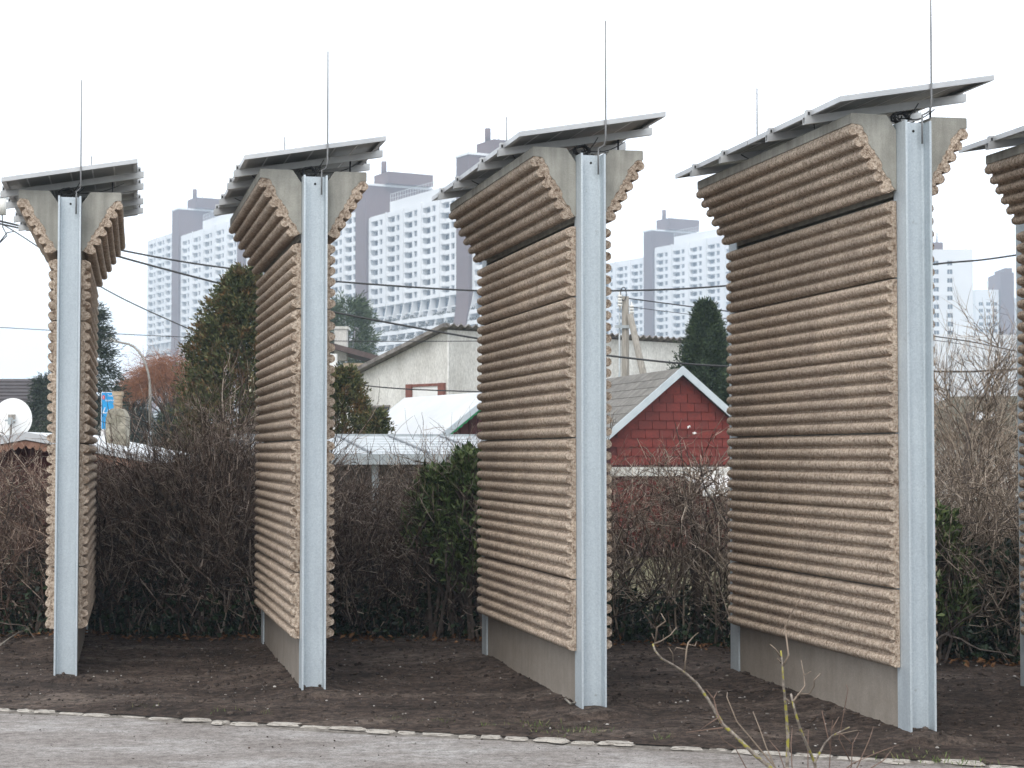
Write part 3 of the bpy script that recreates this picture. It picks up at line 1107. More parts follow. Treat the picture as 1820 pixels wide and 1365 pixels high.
def stair_core(root, s0, s1, top, upper=None):
    b = MB()
    prof = [(SLAB_W, 0.0), (SLAB_W, top)]
    prof += [(-1.2, top), (-1.2, Z_T)]
    prof += [(-1.2 - flare(Z_T - q * 2.0), Z_T - q * 2.0) for q in range(1, 19)]
    prof.append((-1.2 - flare(Z_T - 37), 0.0))
    n = len(prof)
    b.add([(-s1, y, z) for y, z in prof] + [(-s0, y, z) for y, z in prof],
          [tuple(range(n)), tuple(range(2 * n - 1, n - 1, -1))] + [(i, i + n, (i + 1) % n + n, (i + 1) % n) for i in range(n)])
    o = part('stair_tower', b, M['tower_brown'], root)
    c = MB()
    c.box(-s1 - 0.3, -s0 + 0.3, -1.5, SLAB_W + 0.3, top + 0.003, top + 0.6)
    part('coping', c, M['tower_white'], o)
    if upper:
        u = MB()
        u.box(-s1 + 0.6, -s0 + 3.0, 4.5, SLAB_W - 1.0, top + 0.603, top + upper)
        part('plant_room', u, M['tower_brown'], o)
        v = MB()
        v.tube([(-s1 + 3, 6.5, top + upper), (-s1 + 3, 6.5, top + upper + 4)], 0.8, 10)
        part('flue', v, M['tower_brown'], o)
        v = MB()
        v.tube([(-s1 + 4.5, 9, top + upper), (-s1 + 4.5, 9, top + upper + 4.2)], 0.12, 6)
        part('antenna', v, M['tower_frame'], o)


def roof_terrace(root, s0, s1, top):
    b = MB()
    b.box(-s1, -s0, 0.6, 1.0, top - 0.2, top + 3.0)
    b.box(-s1, -s1 + 0.4, 1.0, SLAB_W - 1, top - 0.2, top + 3.0)
    o = part('parapet', b, M['tower_white'], root)
    r = MB()
    k = 0
    while k * 1.6 < s1 - s0:
        a = -s1 + k * 1.6
        r.box(a - 0.05, a + 0.05, 0.75, 0.85, top + 3.0, top + 5.2)
        k += 1
    r.box(-s1, -s0, 0.76, 0.84, top + 5.2, top + 5.3)
    r.box(-s1, -s0, 0.76, 0.84, top + 4.0, top + 4.07)
    part('railing', r, M['tower_frame'], o)


def slab(label, p0, pieces):
    root = thing('apartment_block', label, 'apartment building', (p0[0], p0[1], 0), TA - math.pi / 2 + math.pi / 2, 'far apartment blocks')
    # local x = -TD, local y = TN
    root.rotation_euler = (0, 0, math.atan2(-TD.y, -TD.x))
    for p in pieces:
        if p[0] == 'w':
            slab_segment(root, p[1], p[2], p[3], p[4])
        elif p[0] == 'c':
            stair_core(root, p[1], p[2], p[3], p[4])
        else:
            roof_terrace(root, p[1], p[2], p[3])
    return root


slab('long white apartment slab with brown stair towers behind the left garden trees', (-13.5, 468.0),
     [('w', -33.0, -7.4, 2, 69.7), ('c', -7.0, 0.0, 78.7, 4.0), ('r', -32, -8, 69.7),
      ('w', 0.4, 56.0, 5, 69.7), ('r', 1.0, 44.0, 69.7), ('c', 56.4, 63.6, 79.0, 4.0),
      ('w', 64.0, 104.6, 4, 72.5), ('c', 105.0, 112.6, 84.0, 3.0), ('w', 113.0, 154.0, 4, 81.0),
      ('c', 154.4, 160.6, 84.5, None), ('w', 161.0, 220.8, 5, 81.8), ('r', 163.0, 200.0, 81.8),
      ('c', 221.2, 228.6, 91.5, 4.5), ('w', 229.0, 260.0, 3, 84.0)])
zb = 690.0
slab('white apartment slab with one brown stair tower above the dark juniper', ((1290 - 910) / FPX * 661.0, 661.0),
     [('w', -70.0, 0.0, 6, 82.0), ('r', -60.0, 34.0, 82.0), ('w', 0.4, 45.8, 4, 82.0), ('c', 46.2, 52.4, 88.6, 5.0),
      ('w', 52.8, 107.0, 5, 79.0)])


# plain slab ends and a lower block at the right
def end_tower(label, x0, x1, Y, top, cols, rows, z_first, capx, brown=False):
    A = at(x0, 805, Y)
    wd = (x1 - x0) / FPX * Y
    root = thing('tower_block', label, 'tower block', (A.x, Y, 0), 0.0, 'far apartment blocks')
    al, zl, holes = [0.0], [0.0], set()
    for c in cols:
        al += [c, c + 1.7]
    al.append(wd)
    for r_ in range(rows):
        z = z_first + 2.8 * r_
        zl += [z, z + 1.55]
    zl.append(top)
    for i in range(len(cols)):
        for j in range(rows):
            holes.add((1 + 2 * i, 1 + 2 * j))
    b = MB()
    wall_holes(b, al, zl, holes, 0.5)
    b.add([(0, 0, top), (wd, 0, top), (wd, 30, top), (0, 30, top)], [(0, 1, 2, 3)])
    b.add([(wd, 0, 0), (wd, 30, 0), (wd, 30, top), (wd, 0, top)], [(0, 1, 2, 3)])
    b.add([(0, 0, 0), (0, 0, top), (0, 30, top), (0, 30, 0)], [(0, 1, 2, 3)])
    part('wall', b, M['tower_white'], root)
    wm = MB()
    wm.box(0.02, 1.68, 0.34, 0.45, 0.02, 1.53, 1)
    wm.box(0.002, 1.698, 0.25, 0.339, 0.002, 0.12, 0)
    wm.box(0.78, 0.92, 0.25, 0.339, 0.12, 1.53, 0)
    me = wm.mesh('window', [M['tower_frame'], M['tower_glass']])
    for c in cols:
        for r_ in range(rows):
            link('window', me, root, (c, 0, z_first + 2.8 * r_))
    if capx:
        u = MB()
        u.box(capx[0], capx[1], 2, 20, top + 0.003, top + capx[2])
        pr = part('plant_room', u, M['tower_brown'], root)
        v = MB()
        v.tube([(capx[1] - 1.5, 4, top + capx[2]), (capx[1] - 1.5, 4, top + capx[2] + 3.5)], 0.35, 8)
        v.tube([(capx[1] - 3.0, 4, top + capx[2]), (capx[1] - 3.0, 4, top + capx[2] + 3.5)], 0.35, 8)
        part('flue', v, M['tower_frame'], pr)
    return root


end_tower('narrow white tower block end with two columns of small windows, behind bare tree', 1618, 1732, 575, 67.0, [4.0, 7.9, 12.3], 22, 3.0, (1.0, 11.5, 2.5))
end_tower('distant white tower block with three window columns right of the bare tree', 1736, 1778, 745, 69.5, [1.5, 4.6, 7.4], 22, 4.0, None)
bt = thing('tower_block', 'distant brown tower block at the right photo edge', 'tower block', (at(1779, 805, 745).x, 745, 0), 0, 'far apartment blocks')
b = MB()
b.box(0.2, 5.6, -2, 18, 0, 76.5)
b.box(2.4, 5.4, 0, 16, 76.51, 78.5)
part('stair_tower', b, M['tower_brown'], bt)
b = MB()
b.box(5.7, 40, 0, 18, 0, 66.0)
part('wall', b, M['tower_white'], bt)
b = MB()
b.box(0.0, 1.9, -0.35, -0.02, 0, 1.5)
me = b.mesh('window', M['tower_glass'])
for c in range(9):
    for r_ in range(20):
        link('window', me, bt, (7.0 + c * 3.6, 0.0, 6 + 2.8 * r_))
# low pale building in front of them
lb = thing('low_building', 'low pale hazy building below the distant tower blocks', 'building', (at(1640, 805, 330).x, 330, 0), R(4))
b = MB()
al, zl, holes = [0.0], [0.0], set()
for c in range(11):
    al += [1.2 + c * 3.4, 1.2 + c * 3.4 + 1.2]
al.append(39.0)
for r_ in range(7):
    zl += [3.0 + r_ * 3.0, 4.6 + r_ * 3.0]
zl.append(23.6)
for i in range(11):
    for j in range(7):
        holes.add((1 + 2 * i, 1 + 2 * j))
wall_holes(b, al, zl, holes, 0.4)
b.add([(0, 0, 23.6), (39, 0, 23.6), (39, 14, 23.6), (0, 14, 23.6)], [(0, 1, 2, 3)])
b.add([(39, 0, 0), (39, 14, 0), (39, 14, 23.6), (39, 0, 23.6)], [(0, 1, 2, 3)])
b.add([(0, 0, 0), (0, 0, 23.6), (0, 14, 23.6), (0, 14, 0)], [(0, 1, 2, 3)])
part('wall', b, M['tower_white'], lb)
b = MB()
b.box(0.02, 1.18, 0.2, 0.36, 0.02, 1.58)
me = b.mesh('window', M['tower_frame'])
for i in range(11):
    for j in range(7):
        link('window', me, lb, (1.2 + i * 3.4, 0, 3.0 + j * 3.0))


# ------------------------------------------------------------------ houses and huts behind the hedge
# red hut with a white roof edge and scalloped trim, far left
hx, hy = at(46, 765, 21.0).x, 21.0
hut = thing('garden_hut', 'dark red garden hut with scalloped trim under a white roof, far left', 'hut', (hx, hy, 0))
b = MB()
b.prism([(-1.28, 0.0), (1.28, 0.0), (1.28, 1.70), (0.0, 1.93), (-1.28, 1.70)], 0.35, 3.2)
part('wall', b, M['red_wood'], hut)
b = MB()
for s_ in (1, -1):
    b.hexa([(0, -0.02, 1.985), (s_ * 1.45, -0.02, 1.715), (s_ * 1.45, 3.4, 1.715), (0, 3.4, 1.985)],
           [(0, -0.02, 2.075), (s_ * 1.45, -0.02, 1.80), (s_ * 1.45, 3.4, 1.80), (0, 3.4, 2.075)])
roof = part('roof', b, M['white_sheet'], hut)
b = MB()
for s_ in (1, -1):
    n = 17
    for k in range(n):
        xa, xb = 1.45 * k / n, 1.45 * (k + 1) / n
        za, zb_ = 1.975 - 0.27 * xa / 1.45, 1.975 - 0.27 * xb / 1.45
        pts = [(s_ * xa, za), (s_ * xb, zb_), (s_ * xb, zb_ - 0.055)]
        for q in range(1, 5):
            t_ = q / 5
            pts.append((s_ * (xb + (xa - xb) * t_), zb_ + (za - zb_) * t_ - 0.055 - 0.035 * math.sin(math.pi * t_)))
        pts.append((s_ * xa, za - 0.055))
        b.prism(pts, 0.0, 0.025)
part('scalloped_trim', b, M['trim_wood'], roof)
# its chimney
cx, cy = at(209, 780, 22.6).x - hx, 1.6
b = MB()
wv = 0.125
b.prism([(cx - wv, 1.62), (cx + wv, 1.62), (cx + wv, 2.27), (cx + 0.09, 2.36), (cx + 0.055, 2.385), (cx - 0.055, 2.385), (cx - 0.10, 2.35), (cx - wv, 2.25)], cy - 0.12, cy + 0.14)
ch = part('chimney', b, M['chimney'], hut)
b = MB()
for k in range(4):
    j = 0.004 * (k % 2)
    b.box(cx - 0.04 - j, cx + 0.04 + j, cy - 0.06 - j, cy + 0.07 + j, 2.386 + k * 0.04, 2.386 + k * 0.04 + 0.036)
b.box(cx - 0.058, cx + 0.058, cy - 0.07, cy + 0.08, 2.548, 2.60)
part('flue', b, M['brick_buff'], ch)

# satellite dish on the hut roof
dc = at(22, 744, 22.4)
dish = thing('satellite_dish', 'white round satellite dish seen from behind on the hut roof', 'satellite dish', (dc.x, dc.y, 1.98))
b = MB()
rings, seg = 7, 36
rad = 0.235
dz = dc.z - 1.98
verts, faces = [], []
for i in range(rings + 1):
    q = i / rings
    for k in range(seg):
        a = 2 * math.pi * k / seg
        verts.append((rad * q * math.cos(a), -0.055 * (1 - q * q) + 0.01, rad * 1.05 * q * math.sin(a) + dz))
for i in range(rings):
    for k in range(seg):
        faces.append((i * seg + k, i * seg + (k + 1) % seg, (i + 1) * seg + (k + 1) % seg, (i + 1) * seg + k))
b.add(verts, faces, 0, True)
v2 = [(x, y + 0.012, z) for x, y, z in verts]
b.add(v2, [tuple(reversed(f)) for f in faces], 0, True)
b.tube([(rad * math.cos(2 * math.pi * k / seg), 0.016, rad * 1.05 * math.sin(2 * math.pi * k / seg) + dz) for k in range(seg + 1)], 0.008, 6)
part('reflector', b, M['dish'], dish)
b = MB()
b.tube([(0.01, -0.10, 0.0), (0.01, -0.10, dz + 0.05)], 0.014, 8)
b.box(-0.03, 0.05, -0.09, -0.04, dz - 0.06, dz + 0.05)
part('mast', b, M['lamp_pole'], dish)
b = MB()
b.box(-0.06, 0.08, -0.125, -0.105, dz - 0.035, dz - 0.015)
b.box(-0.02, 0.04, -0.13, -0.105, dz - 0.075, dz + 0.01)
part('bracket', b, M['steel_grey'], dish)

# dark tiled house far left
h2 = thing('house', 'house with a dark tiled roof behind the satellite dish', 'house', (at(-40, 805, 60).x, 60, 0))
b = MB()
b.box(-3.0, 2.4, 0.5, 8, 0, 2.9)
part('wall', b, M['white_wall'], h2)
b = MB()
b.hexa([(-3.4, 0.0, 2.75), (2.7, 0.0, 2.75), (2.7, 4.2, 4.36), (-3.4, 4.2, 4.36)], [(-3.4, 0.0, 2.85), (2.7, 0.0, 2.85), (2.7, 4.2, 4.46), (-3.4, 4.2, 4.46)])
b.hexa([(-3.4, 4.2, 4.36), (2.7, 4.2, 4.36), (2.7, 8.4, 2.75), (-3.4, 8.4, 2.75)], [(-3.4, 4.2, 4.46), (2.7, 4.2, 4.46), (2.7, 8.4, 2.85), (-3.4, 8.4, 2.85)])
rf = part('roof', b, M['roof_dark'], h2)
for k in range(12):
    y0 = k * 4.2 / 12
    z0 = 2.85 + 1.61 * k / 12
    b = MB()
    b.hexa([(-3.4, y0 - 0.03, z0 - 0.01), (2.7, y0 - 0.03, z0 - 0.01), (2.7, y0 + 0.345, z0 + 0.135), (-3.4, y0 + 0.345, z0 + 0.135)],
           [(-3.4, y0 - 0.03, z0 + 0.045), (2.7, y0 - 0.03, z0 + 0.045), (2.7, y0 + 0.345, z0 + 0.145), (-3.4, y0 + 0.345, z0 + 0.145)])
    part('tile_course', b, M['roof_dark'], rf)

# blue sign
sg = at(194, 780, 40.0)
sign = thing('sign', 'tall blue sign with white lettering behind the weathered chimney', 'sign', (sg.x, 40.0, 0))
zl0, zh0 = at(205, 780, 40).z, at(205, 697, 40).z
x0, x1 = at(180, 700, 40).x - sg.x, at(209, 700, 40).x - sg.x
b = MB()
b.box(x0, x1, 0, 0.06, zl0, zh0)
bd = part('board', b, M['sign_white'], sign)
b = MB()
b.box(x0 + 0.012, x1 - 0.012, -0.006, -0.001, zl0 + 0.22, zh0 - 0.012)
part('blue_field', b, M['sign_blue'], bd)
b = MB()
b.prism([(x0 + 0.055 + 0.03 * math.cos(a), zh0 - 0.115 + 0.05 * math.sin(a)) for a in [k * math.pi / 8 for k in range(16)]], -0.012, -0.007)
part('emblem', b, M['sign_red'], bd)
b = MB()
b.box(x0 + 0.05, x0 + 0.06, -0.014, -0.0125, zh0 - 0.14, zh0 - 0.09)
part('emblem_bar', b, M['sign_white'], bd)
b = MB()
b.box(-0.05, 0.05, 0.061, 0.15, 0, zh0 - 0.1)
part('post', b, M['lamp_pole'], sign)


def lettering(txt, x, z, size, shear=0.0, al='LEFT'):
    cu = bpy.data.curves.new('lettering', 'FONT')
    cu.body = txt
    cu.size = size
    cu.shear = shear
    cu.align_x = al
    cu.extrude = 0.002
    cu.materials.append(M['sign_white'])
    tmp = bpy.data.objects.new('lettering', cu)
    me = bpy.data.meshes.new_from_object(tmp)
    bpy.data.objects.remove(tmp)
    o = link('lettering', me, bd, (x, -0.010, z))
    o.rotation_euler = (math.pi / 2, 0, 0)
    return o


lettering('Tennis', x0 + 0.14, zh0 - 0.10, 0.068)
lettering('Sportcen', x0 + 0.09, zh0 - 0.20, 0.064)
lettering('La V', x0 + 0.02, zh0 - 0.47, 0.19, 0.35)
b = MB()
b.prism([(x0 + 0.12, zh0 - 0.68), (x0 + 0.19, zh0 - 0.63), (x0 + 0.19, zh0 - 0.73)], -0.010, -0.0075)
part('arrow', b, M['sign_white'], bd)


# street lamps
def street_lamp(label, px, Y, py_top, arm_px, py_head):
    base = at(px, 805, Y)
    zt = at(px, py_top, Y).z
    zh = at(px, py_head, Y).z
    ax = arm_px / FPX * Y
    o = thing('street_lamp', label, 'street lamp', (base.x, Y, 0), 0, 'street lamps beyond the gardens')
    b = MB()
    b.tube([(0, 0, 0), (0, 0, zt * 0.52)], 0.0011 * Y, 10)
    part('base', b, M['lamp_base'], o)
    b = MB()
    pts = [(0, 0, zt * 0.521), (0, 0, zt - 1.0)]
    for k in range(1, 9):
        a = R(90) * k / 8
        pts.append((ax * 0.62 * (1 - math.cos(a)), 0, zt - 1.0 + (zh - zt + 0.95) * math.sin(a)))
    pts.append((ax * 0.85, 0, zh + 0.02))
    b.tube(pts, [0.0008 * Y] * 2 + [0.0006 * Y] * (len(pts) - 2), 8)
    part('arm', b, M['lamp_pole'], o)
    b = MB()
    s_ = 1 if ax > 0 else -1
    b.hexa([(ax * 0.8, -0.1, zh - 0.04), (ax * 1.15, -0.12, zh + 0.06), (ax * 1.15, 0.12, zh + 0.06), (ax * 0.8, 0.1, zh - 0.04)],
           [(ax * 0.8, -0.08, zh + 0.10), (ax * 1.15, -0.08, zh + 0.17), (ax * 1.15, 0.08, zh + 0.17), (ax * 0.8, 0.08, zh + 0.10)])
    part('lamp_head', b, M['insulator'], o)


street_lamp('tall curved street lamp beside the orange twigged tree', 266, 58.0, 640, -78, 607)
street_lamp('small street lamp in front of the dark tiled roof', 64, 160.0, 722, -38, 698)
street_lamp('curved street lamp half hidden above the blue sign', 187, 125.0, 690, -36, 667)

# white mono-pitch building behind the second and third barrier
c0 = at(795, 586, 45.0)
c1 = at(1212, 612, 50.6)
c2 = at(560, 704, 49.0)
zc = c0.z
wb = thing('white_building', 'white rendered building with a slanting corrugated roof behind the gardens', 'building', (c0.x, c0.y, 0))
P0, P1, P2 = Vector((0, 0, 0)), Vector((c1.x - c0.x, c1.y - c0.y, 0)), Vector((c2.x - c0.x, c2.y - c0.y, 0))
P3 = P1 + P2
zl_ = c2.z
b = MB()
tp = [Vector((0, 0, zc)), P1 + Vector((0, 0, zc)), P3 + Vector((0, 0, zl_)), P2 + Vector((0, 0, zl_))]
b.add([P0, P1, P3, P2] + tp, [(0, 1, 5, 4), (1, 2, 6, 5), (2, 3, 7, 6), (3, 0, 4, 7), (4, 5, 6, 7)])
part('wall', b, M['white_wall'], wb)
# corrugated sheet
b = MB()
nw = 150
e1, e2 = P1.normalized(), (P2 + Vector((0, 0, zl_ - zc)))
row = []
for k in range(nw * 4 + 1):
    q = -0.25 + (P1.length + 0.5) * k / (nw * 4)
    hgt = 0.07 + 0.035 * math.sin(2 * math.pi * k / 16)
    for end in (-0.035, 1.03):
        p = e1 * q + e2 * end + Vector((0, 0, zc + hgt))
        row += [p, p - Vector((0, 0, 0.025))]
fc = []
for k in range(nw * 4):
    i = 4 * k
    fc += [(i, i + 4, i + 6, i + 2), (i + 1, i + 3, i + 7, i + 5), (i, i + 1, i + 5, i + 4), (i + 2, i + 6, i + 7, i + 3)]
fc += [(0, 2, 3, 1)]
b.add(row, fc, 0, False)
rf = part('roof', b, M['fibre'], wb)
b = MB()
out = -e1 * 0.27
pA, pB = e2 * -0.03 + Vector((0, 0, zc)), e2 * 1.03 + Vector((0, 0, zc))
b.hexa([pA + out, pA + out * 0.2, pB + out * 0.2, pB + out], [p + Vector((0, 0, 0.10)) for p in (pA + out, pA + out * 0.2, pB + out * 0.2, pB + out)])
part('verge_board', b, M['fibre'], rf)
# brown framed window and a dark one in its left face
fl = P2.normalized()
nl = Vector((fl.y, -fl.x, 0))
if nl.y > 0:
    nl = -nl


def on_left(px):
    """distance along the left face of the pixel column px"""
    best, bd_ = 0, 9e9
    for k in range(400):
        q = P2.length * k / 399
        p = c0 + fl * q
        d_ = abs(CXP + FPX * p.x / p.y - px)
        if d_ < bd_:
            best, bd_ = q, d_
    return best


def face_box(b, qa, qb, za, zb, o0, o1, m=0):
    a0, a1 = fl * qa, fl * qb
    b.hexa([a0 + nl * o0 + Vector((0, 0, za)), a1 + nl * o0 + Vector((0, 0, za)), a1 + nl * o1 + Vector((0, 0, za)), a0 + nl * o1 + Vector((0, 0, za))],
           [a0 + nl * o0 + Vector((0, 0, zb)), a1 + nl * o0 + Vector((0, 0, zb)), a1 + nl * o1 + Vector((0, 0, zb)), a0 + nl * o1 + Vector((0, 0, zb))], m)


qa, qb = on_left(724), on_left(795)
qa, qb = max(qa, qb), 0.05
zt_, zb_ = at(760, 683, 46).z, at(760, 760, 46).z
b = MB()
face_box(b, qa, qa - 0.22, zb_, zt_, 0.003, 0.07)
face_box(b, qb + 0.24, qb, zb_, zt_, 0.003, 0.07)
face_box(b, qa - 0.222, qb + 0.242, zt_ - 0.07, zt_ - 0.003, 0.003, 0.05)
wo_ = part('window', b, M['brown_frame'], wb)
b = MB()
face_box(b, qa - 0.225, qb + 0.245, zb_, zt_ - 0.072, 0.003, 0.02)
part('blind', b, M['white_paint'], wo_)
qa, qb = on_left(650), on_left(692)
zt_, zb_ = at(670, 724, 47).z, at(670, 765, 47).z
b = MB()
face_box(b, qa, qb, zb_, zt_, 0.003, 0.012)
wo_ = part('window', b, M['dark_glass'], wb)
b = MB()
face_box(b, qa + 0.04, qb - 0.04, zt_, zt_ + 0.05, 0.003, 0.06)
face_box(b, qa + 0.04, qa, zb_, zt_ - 0.001, 0.003, 0.04)
mid = (qa + qb) / 2
face_box(b, mid + 0.02, mid - 0.02, zb_, zt_ - 0.001, 0.0125, 0.04)
part('frame', b, M['fibre'], wo_)
b = MB()
b.tube([Vector((0.02, -0.02, 0)), Vector((0.02, -0.02, zc - 0.05))], 0.02, 6)
part('downpipe', b, M['white_wall'], wb)

# cream house with a brown roof behind it
h3 = at(600, 617, 75.0)
hs = thing('house', 'cream house with brown roof edge and white chimney beside the pine', 'house', (h3.x, 75.0, 0))
b = MB()
b.box(-4.0, 1.55, 0.3, 6, 0, 5.15)
part('wall', b, M['cream_wall'], hs)
b = MB()
xr, zr = at(690, 642, 75).x - h3.x, at(690, 642, 75).z
b.hexa([(-3.2, 0, h3.z + 0.75), (xr, 0, zr - 0.10), (xr, 6.4, zr - 0.10), (-3.2, 6.4, h3.z + 0.75)],
       [(-3.2, 0, h3.z + 1.0), (xr, 0, zr + 0.12), (xr, 6.4, zr + 0.12), (-3.2, 6.4, h3.z + 1.0)])
rf = part('roof', b, M['roof_brown'], hs)
b = MB()
xa, xb = at(590, 600, 75).x - h3.x, at(612, 600, 75).x - h3.x
b.box(xa, xb, 1.0, 1.7, h3.z - 0.5, at(600, 582, 75).z)
b.box(xa - 0.06, xb + 0.06, 0.95, 1.75, at(600, 582, 75).z + 0.002, at(600, 577, 75).z)
part('chimney', b, M['white_wall'], rf)
b = MB()
xa, xb = at(588, 600, 75).x - h3.x, at(604, 600, 75).x - h3.x
b.box(xa, xb, -1.4, -1.0, 0, at(600, 632, 75).z)
part('column', b, M['white_paint'], hs)
b = MB()
b.box(xa + 0.5, xa + 1.35, 0.22, 0.28, at(600, 670, 75).z, at(600, 645, 75).z)
part('window', b, M['brick_buff'], hs)

# hut with the white sheet roof and green verge
ap = at(872, 696, 30.0)
wh = thing('garden_hut', 'small hut with white sheet roof, green verge and dark red boards', 'hut', (ap.x, ap.y, 0), R(25.9))
zr, ze = ap.z, 2.06
hw = 1.08
b = MB()
b.prism([(-0.95, 0.0), (0.95, 0.0), (0.95, ze - 0.02), (0.0, zr - 0.09), (-0.95, ze - 0.02)], 0.2, 3.5)
part('wall', b, M['red_wood'], wh)
b = MB()
for k in range(12):
    x = -0.88 + k * 0.16
    zt_ = zr - 0.12 - abs(x) * (zr - ze) / 1.0
    b2_ = MB()
    b2_.box(x - 0.074, x + 0.074, 0.17, 0.199, 0.0, max(0.3, zt_ - 0.08))
    part('board', b2_, M['red_wood'], wh)
b = MB()
for s_ in (-1, 1):
    b.hexa([(0, -0.1, zr - 0.03), (s_ * hw, -0.1, ze - 0.06), (s_ * hw, 3.75, ze - 0.06), (0, 3.75, zr - 0.03)],
           [(0, -0.1, zr), (s_ * hw, -0.1, ze - 0.03), (s_ * hw, 3.75, ze - 0.03), (0, 3.75, zr)])
rf = part('roof', b, M['white_sheet'], wh)
b = MB()
for s_ in (-1, 1):
    b.hexa([(0, -0.135, zr - 0.10), (s_ * hw, -0.135, ze - 0.13), (s_ * hw, -0.102, ze - 0.13), (0, -0.102, zr - 0.10)],
           [(0, -0.135, zr + 0.012), (s_ * hw, -0.135, ze - 0.018), (s_ * hw, -0.102, ze - 0.018), (0, -0.102, zr + 0.012)])
part('verge_board', b, M['verge'], rf)
b = MB()
for s_ in (-1, 1):
    n = 12
    for k in range(n):
        q0, q1 = k / n, (k + 1) / n
        za, zb_ = zr - 0.10 - q0 * (zr - ze + 0.03), zr - 0.10 - q1 * (zr - ze + 0.03)
        b.prism([(s_ * hw * q0, za), (s_ * hw * q1, zb_), (s_ * hw * q1, zb_ - 0.035), (s_ * hw * (q0 + q1) / 2, (za + zb_) / 2 - 0.055), (s_ * hw * q0, za - 0.035)], -0.12, -0.105)
part('green_trim', b, M['green_paint'], rf)
b = MB()
b.box(-0.05, -0.03, 0.15, 0.169, 0.9, 2.3)
part('trim', b, M['brown_frame'], wh)

# long low shelter with a translucent sheet roof
bl = at(560, 778, 26.5)
sh = thing('shelter', 'low open shelter with pale ribbed sheet roof behind the hedge', 'shelter', (bl.x, bl.y, 0), WALL_ROT)
zf, zk = 1.80, 2.05
DEP = 3.2
LEN2 = 4.6
n = 6
bwid = LEN2 / n
for k in range(n):
    b = MB()
    xa, xb = -1.2 + k * bwid + 0.02, -1.2 + (k + 1) * bwid - 0.02
    b.hexa([(xa, -DEP, zf), (xb, -DEP, zf), (xb, 0, zk), (xa, 0, zk)], [(xa, -DEP, zf + 0.02), (xb, -DEP, zf + 0.02), (xb, 0, zk + 0.02), (xa, 0, zk + 0.02)])
    for q in range(7):
        yq = -DEP + 0.2 + q * (DEP - 0.3) / 6
        zq = zf + (zk - zf) * (yq + DEP) / DEP
        b.hexa([(xa, yq, zq + 0.018), (xb, yq, zq + 0.018), (xb, yq + 0.05, zq + 0.023), (xa, yq + 0.05, zq + 0.023)],
               [(xa, yq + 0.01, zq + 0.034), (xb, yq + 0.01, zq + 0.034), (xb, yq + 0.04, zq + 0.037), (xa, yq + 0.04, zq + 0.037)])
    part('roof_sheet', b, M['poly'], sh)
for k in range(n + 1):
    x = -1.2 + k * bwid
    b = MB()
    b.hexa([(x - 0.018, -DEP - 0.02, zf - 0.03), (x + 0.018, -DEP - 0.02, zf - 0.03), (x + 0.018, 0.02, zk - 0.03), (x - 0.018, 0.02, zk - 0.03)],
           [(x - 0.018, -DEP - 0.02, zf + 0.05), (x + 0.018, -DEP - 0.02, zf + 0.05), (x + 0.018, 0.02, zk + 0.05), (x - 0.018, 0.02, zk + 0.05)])
    part('rafter', b, M['seam'], sh)
b = MB()
b.box(-1.25, -1.2 + LEN2 + 0.05, -DEP - 0.16, -DEP - 0.021, zf - 0.12, zf + 0.01)
part('gutter', b, M['steel_grey'], sh)
b = MB()
b.box(-1.25, -1.2 + LEN2 + 0.05, 0.022, 0.10, zk - 0.05, zk + 0.06)
part('ridge_beam', b, M['steel_grey'], sh)
for x in (-1.1, 0.4, 1.9, 3.3):
    for y in (-DEP + 0.05, -0.05):
        b = MB()
        b.box(x - 0.04, x + 0.04, y - 0.04, y + 0.04, 0, zf - 0.031 if y < -1 else zk - 0.06)
        part('post', b, M['steel_grey'], sh)

b = MB()
b.box(-1.2, -1.2 + LEN2, -0.3, -0.24, 0, zk - 0.12)
part('back_wall', b, M['fibre'], sh)

# red shingled shed
ra = at(1213, 651, 32.0)
rs = thing('shed', 'red shingled shed with grey shingle roof and pale blue verge', 'shed', (ra.x, ra.y, 0), WALL_ROT)
zr = ra.z
hw, ze = 1.46, 2.12
sl_ = (zr - ze) / hw
b = MB()
b.prism([(-1.30, 0.0), (1.30, 0.0), (1.30, zr - 0.12 - 1.30 * sl_), (0.0, zr - 0.12), (-1.30, zr - 0.12 - 1.30 * sl_)], 0.15, 5.0)
wl = part('wall', b, M['red_wood'], rs)
shw, shh = 0.262, 0.158
sm = MB()
sm.hexa([(0.005, -0.012, 0), (shw - 0.005, -0.012, 0), (shw - 0.005, 0.012, 0), (0.005, 0.012, 0)],
        [(0.005, 0.010, shh + 0.01), (shw - 0.005, 0.010, shh + 0.01), (shw - 0.005, 0.016, shh + 0.01), (0.005, 0.016, shh + 0.01)])
sme = sm.mesh('shingle', M['red_shingle'])
def clip_top(poly, lim):
    """keep what lies below z = lim(|x|), a straight line on each side of x = 0"""
    out = []
    for i, (xa, za) in enumerate(poly):
        xb, zb = poly[(i + 1) % len(poly)]
        fa, fb = lim(xa) - za, lim(xb) - zb
        if fa >= 0:
            out.append((xa, za))
        if fa * fb < 0:
            t_ = fa / (fa - fb)
            out.append((xa + (xb - xa) * t_, za + (zb - za) * t_))
    return out


row = 0
z = 1.62


def gable(x):
    return zr - 0.14 - abs(x) * sl_


